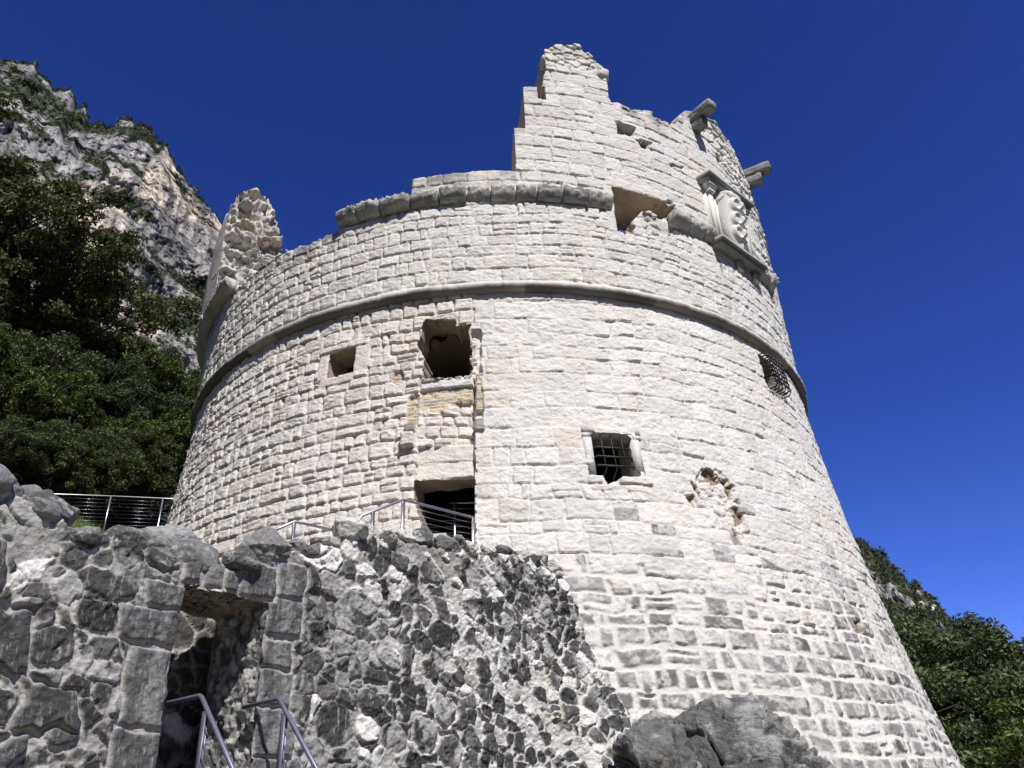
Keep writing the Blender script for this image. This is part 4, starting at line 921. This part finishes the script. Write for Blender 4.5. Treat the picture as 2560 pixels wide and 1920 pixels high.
# railing on the terrace left of the tower
T = [v3(-17.5, 19.2, 9.1), v3(-14.13, 20.51, 9.0), v3(-13.25, 21.17, 9.0), v3(-11.77, 21.51, 9.0), v3(-10.40, 21.86, 9.0), v3(-9.2, 22.2, 9.0)]
posts = [(p, v3(p[0], p[1], gz(p[0], p[1]) - .1)) for p in T[:5]]
cabs = []
for k in range(1, 9):
    for i in (2, 3, 4): cabs.append([T[i] - v3(0, 0, .108 * k), T[i + 1] - v3(0, 0, .108 * k)])
    cabs.append([T[1] - v3(0, 0, .108 * k), T[2] - v3(0, 0, .108 * k)])
railing('terrace_railing', 'long steel cable railing on the terrace left of the tower, in front of the trees', T, posts, cabs, .019, None, 1.1, .045, (1, .2, 0))
# grass at the terrace edge
rng = np.random.default_rng(5); mb = MB(); n = 5200
gx = rng.uniform(-14.5, -9.2, n); gy = 20.2 + (gx + 14.5) * .32 + rng.uniform(-.8, 1.6, n); gzv = ground(gx, gy)
hh = rng.uniform(.12, .42, n); an_ = rng.uniform(0, 6.28, n); ln = rng.normal(0, .1, (n, 2))
B = np.stack([gx, gy, gzv - .02], 1); wv = np.stack([np.cos(an_), np.sin(an_), 0 * an_], 1) * .009
Tt = B + np.stack([ln[:, 0], ln[:, 1], hh], 1)
Vv = np.stack([B - wv, B + wv, Tt], 1).reshape(-1, 3)
M_GRASS = flat_mat('grass_blades', (.10, .17, .03), .8, 0, .4, 3)
tag(mk('grass', Vv, np.arange(3 * n).reshape(-1, 3), M_GRASS), kind='stuff')

# ------------------------------------------------------------------ trees
def leaf_mat(name, c1, c2):
    m, t, p = new_mat(name)
    at = N(t, 'ShaderNodeAttribute', attribute_name='Col'); oi = N(t, 'ShaderNodeObjectInfo')
    mx = N(t, 'ShaderNodeMix', data_type='RGBA'); mx.inputs[6].default_value = c1 + (1,); mx.inputs[7].default_value = c2 + (1,)
    t.links.new(at.outputs['Fac'], mx.inputs[0])
    t.links.new(mx.outputs[2], p.inputs['Base Color']); p.inputs['Roughness'].default_value = .55; p.inputs['Specular IOR Level'].default_value = .35
    tr = N(t, 'ShaderNodeBsdfTranslucent'); t.links.new(mx.outputs[2], tr.inputs[0]); ms = N(t, 'ShaderNodeMixShader'); ms.inputs[0].default_value = .22
    t.links.new(p.outputs[0], ms.inputs[1]); t.links.new(tr.outputs[0], ms.inputs[2])
    t.links.new(ms.outputs[0], t.nodes['Material Output'].inputs['Surface'])
    return m
M_LEAF = [leaf_mat('oak_leaves', (.036, .050, .013), (.125, .135, .042)), leaf_mat('holm_oak_leaves', (.036, .056, .020), (.11, .14, .052)), leaf_mat('hornbeam_leaves', (.038, .062, .011), (.125, .17, .032))]
def tree_proto(seed, h, rad, leaf, nl, shape=1.0, bare=False):
    rng = np.random.default_rng(seed); tr = MB(); clumps = []
    base_h = h * .22
    pts_ = [v3(0, 0, -.6)] + [v3(rng.normal(0, .12) * i * .4, rng.normal(0, .12) * i * .4, h * .8 * i / 6) for i in range(1, 7)]
    tr.tube(pts_, [h * .024 * (1 - .14 * i) for i in range(7)], 8)
    nlimb = 15
    for k in range(nlimb):
        t = (k + rng.uniform(.0, .9)) / nlimb; z0 = base_h + (h * .78 - base_h) * t; a = k * 2.4 + rng.uniform(-.5, .5)
        spread = rad * (.55 + .6 * math.sin(math.pi * min(1, (.18 + .80 * t)) ** shape)) * rng.uniform(.75, 1.15); rise = (h - z0) * rng.uniform(.25, .6)
        b0 = v3(0, 0, z0); tip = b0 + v3(math.cos(a) * spread, math.sin(a) * spread, rise); mid = (b0 + tip) / 2 + v3(0, 0, -.05 * h * rng.random())
        tr.tube([b0, mid, tip], [h * .008, h * .005, h * .002], 5)
        for q in range(9):
            u = rng.uniform(.35, 1.05); p = b0 * (1 - u) ** 2 + mid * 2 * u * (1 - u) + tip * u * u
            o = rng.normal(0, 1, 3) * v3(.20, .20, .13) * rad * 1.05; e2 = p + o
            tr.tube([p, e2], [h * .0035, h * .0015], 4); clumps.append((e2, rng.uniform(.55, 1.15)))
    for q in range(16): clumps.append((v3(rng.normal(0, .2 * rad), rng.normal(0, .2 * rad), h * rng.uniform(.8, .99)), rng.uniform(.5, 1)))
    Vs = []; cs = []
    for (c, sz) in clumps:
        n = int(1.9 * nl * sz ** 1.6); g = rng.normal(0, 1, (n, 3)); g /= np.linalg.norm(g, axis=1)[:, None] + 1e-6
        P = c + g * (rng.random(n) ** .45)[:, None] * v3(.62, .62, .40) * sz * rad * .27
        nrm = g * .6 + rng.normal(0, .6, (n, 3)) + v3(0, 0, .55); nrm /= np.linalg.norm(nrm, axis=1)[:, None]
        t1 = np.cross(nrm, rng.normal(0, 1, (n, 3))); t1 /= np.linalg.norm(t1, axis=1)[:, None] + 1e-6; t2 = np.cross(nrm, t1)
        L = leaf * rng.uniform(.6, 1.3, n)[:, None]; Wd = L * .42
        Vs.append(np.stack([P - t1 * L, P - t2 * Wd + nrm * L * .15, P + t1 * L, P + t2 * Wd + nrm * L * .15], 1).reshape(-1, 3))
        cs.append(np.repeat(np.clip(rng.normal(.45 + .25 * (sz - .8), .28, n), 0, 1), 4))
    Vv = np.concatenate(Vs); cc = np.concatenate(cs)
    return tr, Vv, cc
protos = []
for (sd, h, rad, leaf, nl, mi, shp) in [(1, 13, 4.2, .115, 215, 0, 1.0), (2, 12, 4.6, .105, 225, 0, .8), (3, 9, 4.0, .085, 190, 1, .8), (4, 10, 3.6, .10, 150, 2, 1.0)]:
    tr, Vv, cc = tree_proto(sd, h, rad, leaf, nl, shp)
    protos.append([float(np.percentile(Vv[:, 2], 99.7)), tr, Vv, cc, mi, None, None])
def plant(k, x, y, sc, rot, label, group, z=None, sink=.3):
    pr = protos[k]; zz = gz(x, y) - sink if z is None else z
    root = empty('broadleaf_tree', (x, y, zz), label, 'tree', group); root.rotation_euler = (0, 0, rot); root.scale = (sc, sc, sc)
    if pr[5] is None:
        trk = pr[1].build('trunk', M_BARK); cr = mk('crown', pr[2], np.arange(len(pr[2])).reshape(-1, 4), M_LEAF[pr[4]], None, np.repeat(pr[3][:, None], 3, 1))
        pr[5], pr[6] = trk, cr
    else:
        trk = pr[5].copy(); C.objects.link(trk); cr = pr[6].copy(); C.objects.link(cr)
    trk.parent = root; cr.parent = root
    return root
rng = np.random.default_rng(12)
LT = [  # az, distance, top elevation, prototype, label
    (-44, 33, 37.6, 1, 'tall dark oak at the left edge of the view, just below the cliff'), (-40.2, 36, 37.6, 0, 'oak whose crown top reaches highest on the left, against the grey cliff'),
    (-37.5, 28.5, 28.5, 3, 'bushy dark tree at the left edge, halfway between the cliff and the railing'), (-36.8, 34, 34.8, 1, 'largest spreading oak, thin branches reaching right across the foot of the cliff'),
    (-33.4, 37, 32.6, 0, 'oak wedged beneath the largest spreading oak'), (-32, 29.5, 26.5, 3, 'bright green bushy tree low on the slope, above the shrubs'), (-29.8, 42, 30.3, 2, 'dark rounded tree meeting the tower edge beside the string course'),
    (-26.6, 46, 29.4, 3, 'green tree squeezed against the left flank of the tower')]
for (az, d, el, k, lab) in LT:
    x, y = d * math.sin(R_(az)), d * math.cos(R_(az)); g = gz(x, y) - .3; top = d * math.tan(R_(el))
    plant(k, x, y, max(.3, (top - g) / protos[k][0]), rng.uniform(0, 6.28), lab, 'trees on the slope left of the tower')
BS = [(-38.6, 25.4, 22.4), (-36, 25.8, 23.5), (-33, 26, 24), (-31, 26.5, 23), (-29.2, 27, 23.8), (-27.3, 28, 24.5), (-25.6, 29, 25), (-40, 29, 27), (-31.5, 33, 28.5), (-28.5, 36, 28.5), (-36, 31.5, 29)]
for i, (az, d, el) in enumerate(BS):
    x, y = d * math.sin(R_(az)), d * math.cos(R_(az)); g = gz(x, y) - .9; top = d * math.tan(R_(el))
    b_ = plant(2 if i % 3 else 3, x, y, max(.28, (top - g) / protos[2][0]), i * 1.7, 'dense dark shrub in the thicket behind the terrace railing', 'shrubs behind the terrace railing', g)
    b_.name = 'shrub'; b_['category'] = 'shrub'
RTs = [(25.2, 36, 9.9, 2, 'dark holm oak touching the right side of the tower'), (28.2, 33, 10.2, 2, 'largest rounded holm oak, in the middle of the trees right of the tower'), (29.6, 26, 5.4, 3, 'bright green low tree in the lower right corner'), (27.0, 27, 4.6, 2, 'low holm oak beside the tower base, in front of the largest holm oak'), (23.8, 45, 11.2, 2, 'small holm oak top showing at the tower edge in front of the wooded hill'), (31.6, 34, 6.4, 2, 'holm oak at the right edge, under the far blue peak')]
for (az, d, el, k, lab) in RTs:
    x, y = d * math.sin(R_(az)), d * math.cos(R_(az)); g = gz(x, y) - .3; top = d * math.tan(R_(el))
    plant(k, x, y, max(.3, (top - g) / protos[k][0]), rng.uniform(0, 6.28), lab, 'trees right of the tower')

# ------------------------------------------------------------------ mountains
def mountain(name, az_el, r0, r1, el0, amp, veg, seed, daz=.13, nv=230, bands=()):
    AE = np.array(az_el); az = np.arange(AE[0, 0], AE[-1, 0], daz); v = np.concatenate([np.linspace(0, 1, nv), [1.03, 1.1, 1.3, 1.7]])
    Az, Vv = np.meshgrid(az, v, indexing='ij')
    elt = np.interp(Az, AE[:, 0], AE[:, 1]); arc = np.radians(Az) * r1
    t0 = math.tan(R_(el0)); jag = .010 * vn2(arc * .05, 0 * arc, seed) + .006 * vn2(arc * .17, 0 * arc, seed + 1) + .003 * vn2(arc * .5, 0 * arc, seed + 2)
    vv = np.minimum(Vv, 1); zt = r1 * (np.tan(np.radians(elt)) + jag); zb = r0 * t0
    # stepped profile: steep faces and narrow ledges
    st = vv + .030 * np.sin(vv * 31 + 2.2 * vn2(arc * .012, 0 * arc, seed + 3) + arc * .012) * (1 - vv) * vv * 4
    z = zb + (zt - zb) * vv; r = r0 + (r1 - r0) * st
    r = r + np.where(Vv > 1, (Vv - 1) * 500, 0); z = z - np.where(Vv > 1, (Vv - 1) ** 1.2 * 160, 0)
    fade = np.where(Vv > 1, .3, 1)
    big = fb2(arc * .012, z * .006, 3, seed + 5); rib = np.abs(fb2(arc * .045 + .4 * big, z * .013, 4, seed + 6)); fin = fb2(arc * .16, z * .09, 4, seed + 7); blk = vor2(arc * .05 + fin * .3, z * .05 + fin * .3, seed + 9)
    blk2 = vor2(arc * .16 + fin * .4, z * .11 + fin * .4, seed + 10)
    blk3 = vor2(arc * .30 + fin * .5, z * .14 + fin * .5, seed + 14)
    strat = np.sin(z * .42 + 1.5 * big + arc * .05) * ss(-.2, .3, vn2(arc * .03, z * .05, seed + 33))
    dd_ = amp * (1.1 * big + 1.0 * rib + .16 * fin + .20 * blk[2] + .10 * blk2[2] - .12 * (1 - ss(0, .12, blk2[1] - blk2[0])) + .15 * blk[4] + .09 * blk2[4] + .07 * blk3[2] + .10 * blk3[4] + .06 * strat) * fade
    z = z * (1 - dd_ / r); r = r - dd_
    X, Y = r * np.sin(np.radians(Az)), r * np.cos(np.radians(Az))
    dr = np.gradient(r, axis=1); dz = np.gradient(z, axis=1) + 1e-6
    gent = ss(.75, 1.7, dr / np.maximum(dz, .05) + .35 * fb2(arc * .07, z * .07, 3, seed + 11))
    vg = np.clip(gent + ss(*veg, fb2(arc * .02, z * .045, 4, seed + 12) + .25 * fb2(arc * .11, z * .11, 3, seed + 15)) + ss(.985, 1.0, Vv) * ss(-.1, .2, vn2(arc * .06, 0 * arc, seed + 14)), 0, 1)
    E_ = np.degrees(np.arctan2(z, r)); wb = .35 * fb2(arc * .05, z * .05, 3, seed + 41)
    for (pl, wd) in bands:
        pl = np.array(pl); e_ = np.interp(Az, pl[:, 0], pl[:, 1]); ins = ss(-.35, .25, np.minimum(Az - pl[0, 0], pl[-1, 0] - Az)); vg = np.maximum(vg * .999, ss(1.25, .75, np.abs(E_ - e_ + wb) / (wd * .72)) * ins)
    cream = ss(-.05, .40, fb2(arc * .022, z * .010, 4, seed + 21) + .15 * fin); dark = ss(0.0, .45, fb2(arc * .05, z * .016, 4, seed + 22) + .1 * fin)
    base = mix(col3((.33, .315, .285)), col3((.58, .49, .365)), cream[..., None]); base = mix(base, col3((.19, .183, .172)), (dark * .75)[..., None])
    crk_ = 1 - ss(.0, .10, blk2[1] - blk2[0]); crb = 1 - ss(0, .06, blk[1] - blk[0]); strk = fb2(arc * .35, z * .03, 3, seed + 31)
    base = base * np.clip(1 + .40 * (blk2[2] - .5) + .45 * (blk3[2] - .5) - .45 * (1 - ss(0, .12, blk3[1] - blk3[0])) + .35 * fin + .55 * strk - .45 * crk_ - .4 * crb, .3, 1.8)[..., None]
    colr = mix(base, col3((.050, .062, .024)), vg[..., None])
    na, nvv = Az.shape; I, J = np.meshgrid(np.arange(na - 1), np.arange(nvv - 1), indexing='ij')
    Fq = np.stack([I * nvv + J, (I + 1) * nvv + J, (I + 1) * nvv + J + 1, I * nvv + J + 1], -1).reshape(-1, 4)
    P = np.stack([X, Y, z], -1)
    ob = mk(name, P.reshape(-1, 3), Fq, M_CLIFF, None, colr.reshape(-1, 3)); tag(ob, kind='structure')
    return P, vg, Vv
CLIFF_LEDGES = [([(-43.5, 41.6), (-42.06, 40.9), (-40.4, 41.1), (-38.5, 40.6)], .35), ([(-40.9, 43.6), (-39.0, 42.8), (-36.9, 42.3), (-35.1, 42.6)], .55), ([(-36.0, 40.4), (-34.1, 40.1)], .3), ([(-34.7, 38.4), (-32, 38.6), (-29.9, 38.3)], .35), ([(-32.7, 35.6), (-30.7, 35.6), (-28.5, 34.5)], .4), ([(-33.1, 43.3), (-30.7, 42.8)], .35), ([(-39.7, 39.3), (-37.6, 39.2)], .25), ([(-29.2, 41.4), (-28.1, 40.3)], .4), ([(-30, 32.6), (-27, 33.0), (-23, 33.4)], .5), ([(-45, 38.5), (-40, 37.6), (-36, 37.4)], .5)]
P1_, vg1, Vv1 = mountain('cliff', [(-75, 39), (-60, 41.5), (-50, 43.2), (-43.5, 43.8), (-42.1, 44.4), (-41.6, 44.5), (-41.2, 44.9), (-40.9, 44.3), (-40.2, 44.0), (-39.2, 43.7), (-38.3, 43.9), (-37.6, 43.3), (-36.9, 43.2), (-36.2, 42.7), (-35.3, 42.7), (-34.7, 43.0), (-34.3, 43.5), (-33.3, 43.6), (-32.5, 43.5), (-31.7, 43.3), (-30.7, 43.0), (-30, 42.6), (-29.1, 41.8), (-28.3, 41.3), (-27.6, 41.0), (-26.3, 40.2), (-25.5, 39.5), (-23, 37), (-18, 32), (-12, 24), (-6, 14)], 330, 520, 25, 13, (.30, .46), 401, .085, 330, CLIFF_LEDGES)
P2_, vg2, Vv2 = mountain('hill', [(8, 22), (20, 17.2), (23.5, 15.6), (24.4, 14.9), (25.1, 14.0), (25.35, 13.2), (26.1, 12.4), (27, 11.3), (28, 10.1), (30, 7.4), (32, 4.5), (35, 1)], 650, 900, 1, 16, (-.15, .1), 501, .08, 150)
P3_, vg3, Vv3 = mountain('distant_peak', [(26, 5), (28.6, 7.6), (29.6, 9.0), (30.0, 8.6), (30.4, 8.0), (31.2, 9.2), (32.5, 11.5), (35, 10), (39, 6)], 5200, 5800, 0, 60, (.5, .8), 601, .06, 60)

mountain('unseen_valley_side', [(100, 12), (120, 17), (140, 22), (160, 26), (180, 24), (200, 27), (220, 25), (240, 28), (262, 30), (285, 38)], 500, 900, 2, 20, (-.3, .1), 701, .8, 40)  # unseen hills behind the camera, added to block low sky light
mountain('unseen_far_shore', [(38, 8), (55, 13), (75, 11), (100, 13)], 1800, 2600, 0, 60, (-.3, .1), 721, .8, 40)  # unseen slopes to the right, added to continue the ring against horizon light

# scrub and small trees on the ledges of the cliff and the hill: far off, uncountable
M_SCRUB = leaf_mat('scrub_leaves', (.032, .044, .014), (.080, .098, .034))
def scrub(name, P, vg, Vv, n, size, seed, k=34):
    rng = np.random.default_rng(seed); w = np.where(vg > .55, 1., 0) * (Vv > .05) + (np.abs(Vv - 1) < .004) * (vg > .3) * 4
    w = w.ravel() / w.sum(); idx = rng.choice(len(w), n, p=w); B = P.reshape(-1, 3)[idx]
    sz = size * rng.lognormal(0, .4, n); g = rng.normal(0, 1, (n, k, 3)); g /= np.linalg.norm(g, axis=2)[..., None]
    ctr = B[:, None, :] + g * (sz[:, None] * rng.random((n, k)) ** .4)[..., None] * np.array([.8, .8, 1.0]) + np.array([0, 0, .5]) * sz[:, None, None]
    a = rng.normal(0, 1, (n, k, 3)); b = rng.normal(0, 1, (n, k, 3)); s_ = (sz * .26)[:, None, None]
    T_ = np.stack([ctr + a * s_, ctr + b * s_, ctr - (a + b) * .5 * s_], 2).reshape(-1, 3)
    c_ = np.repeat(np.clip(rng.normal(.5, .25, n * k), 0, 1), 3)
    tag(mk(name, T_, np.arange(len(T_)).reshape(-1, 3), M_SCRUB, None, np.repeat(c_[:, None], 3, 1)), kind='stuff')
scrub('cliff_scrub', P1_, vg1, Vv1, 9000, 1.25, 3, 30); scrub('hill_wood', P2_, vg2, Vv2, 15000, 1.9, 4, 26)

# ------------------------------------------------------------------ thin valley haze
hm = bpy.data.materials.new('valley_haze'); hm.use_nodes = True; t = hm.node_tree; t.nodes.remove(t.nodes['Principled BSDF'])
pv = t.nodes.new('ShaderNodeVolumePrincipled'); pv.inputs['Color'].default_value = (.62, .74, 1.0, 1); pv.inputs['Density'].default_value = 0.8e-5; pv.inputs['Anisotropy'].default_value = .2
t.links.new(pv.outputs[0], t.nodes['Material Output'].inputs['Volume'])
mb = MB(); zlo = float(Vg[:, 2].min()) - 1.0; zhi = max(float(P_[..., 2].max()) for P_ in (P1_, P2_, P3_)) + 60
mb.box((0, 0, (zlo + zhi) / 2), (8200, 0, 0), (0, 8200, 0), (0, 0, (zhi - zlo) / 2))
tag(mb.build('haze', hm), kind='stuff')
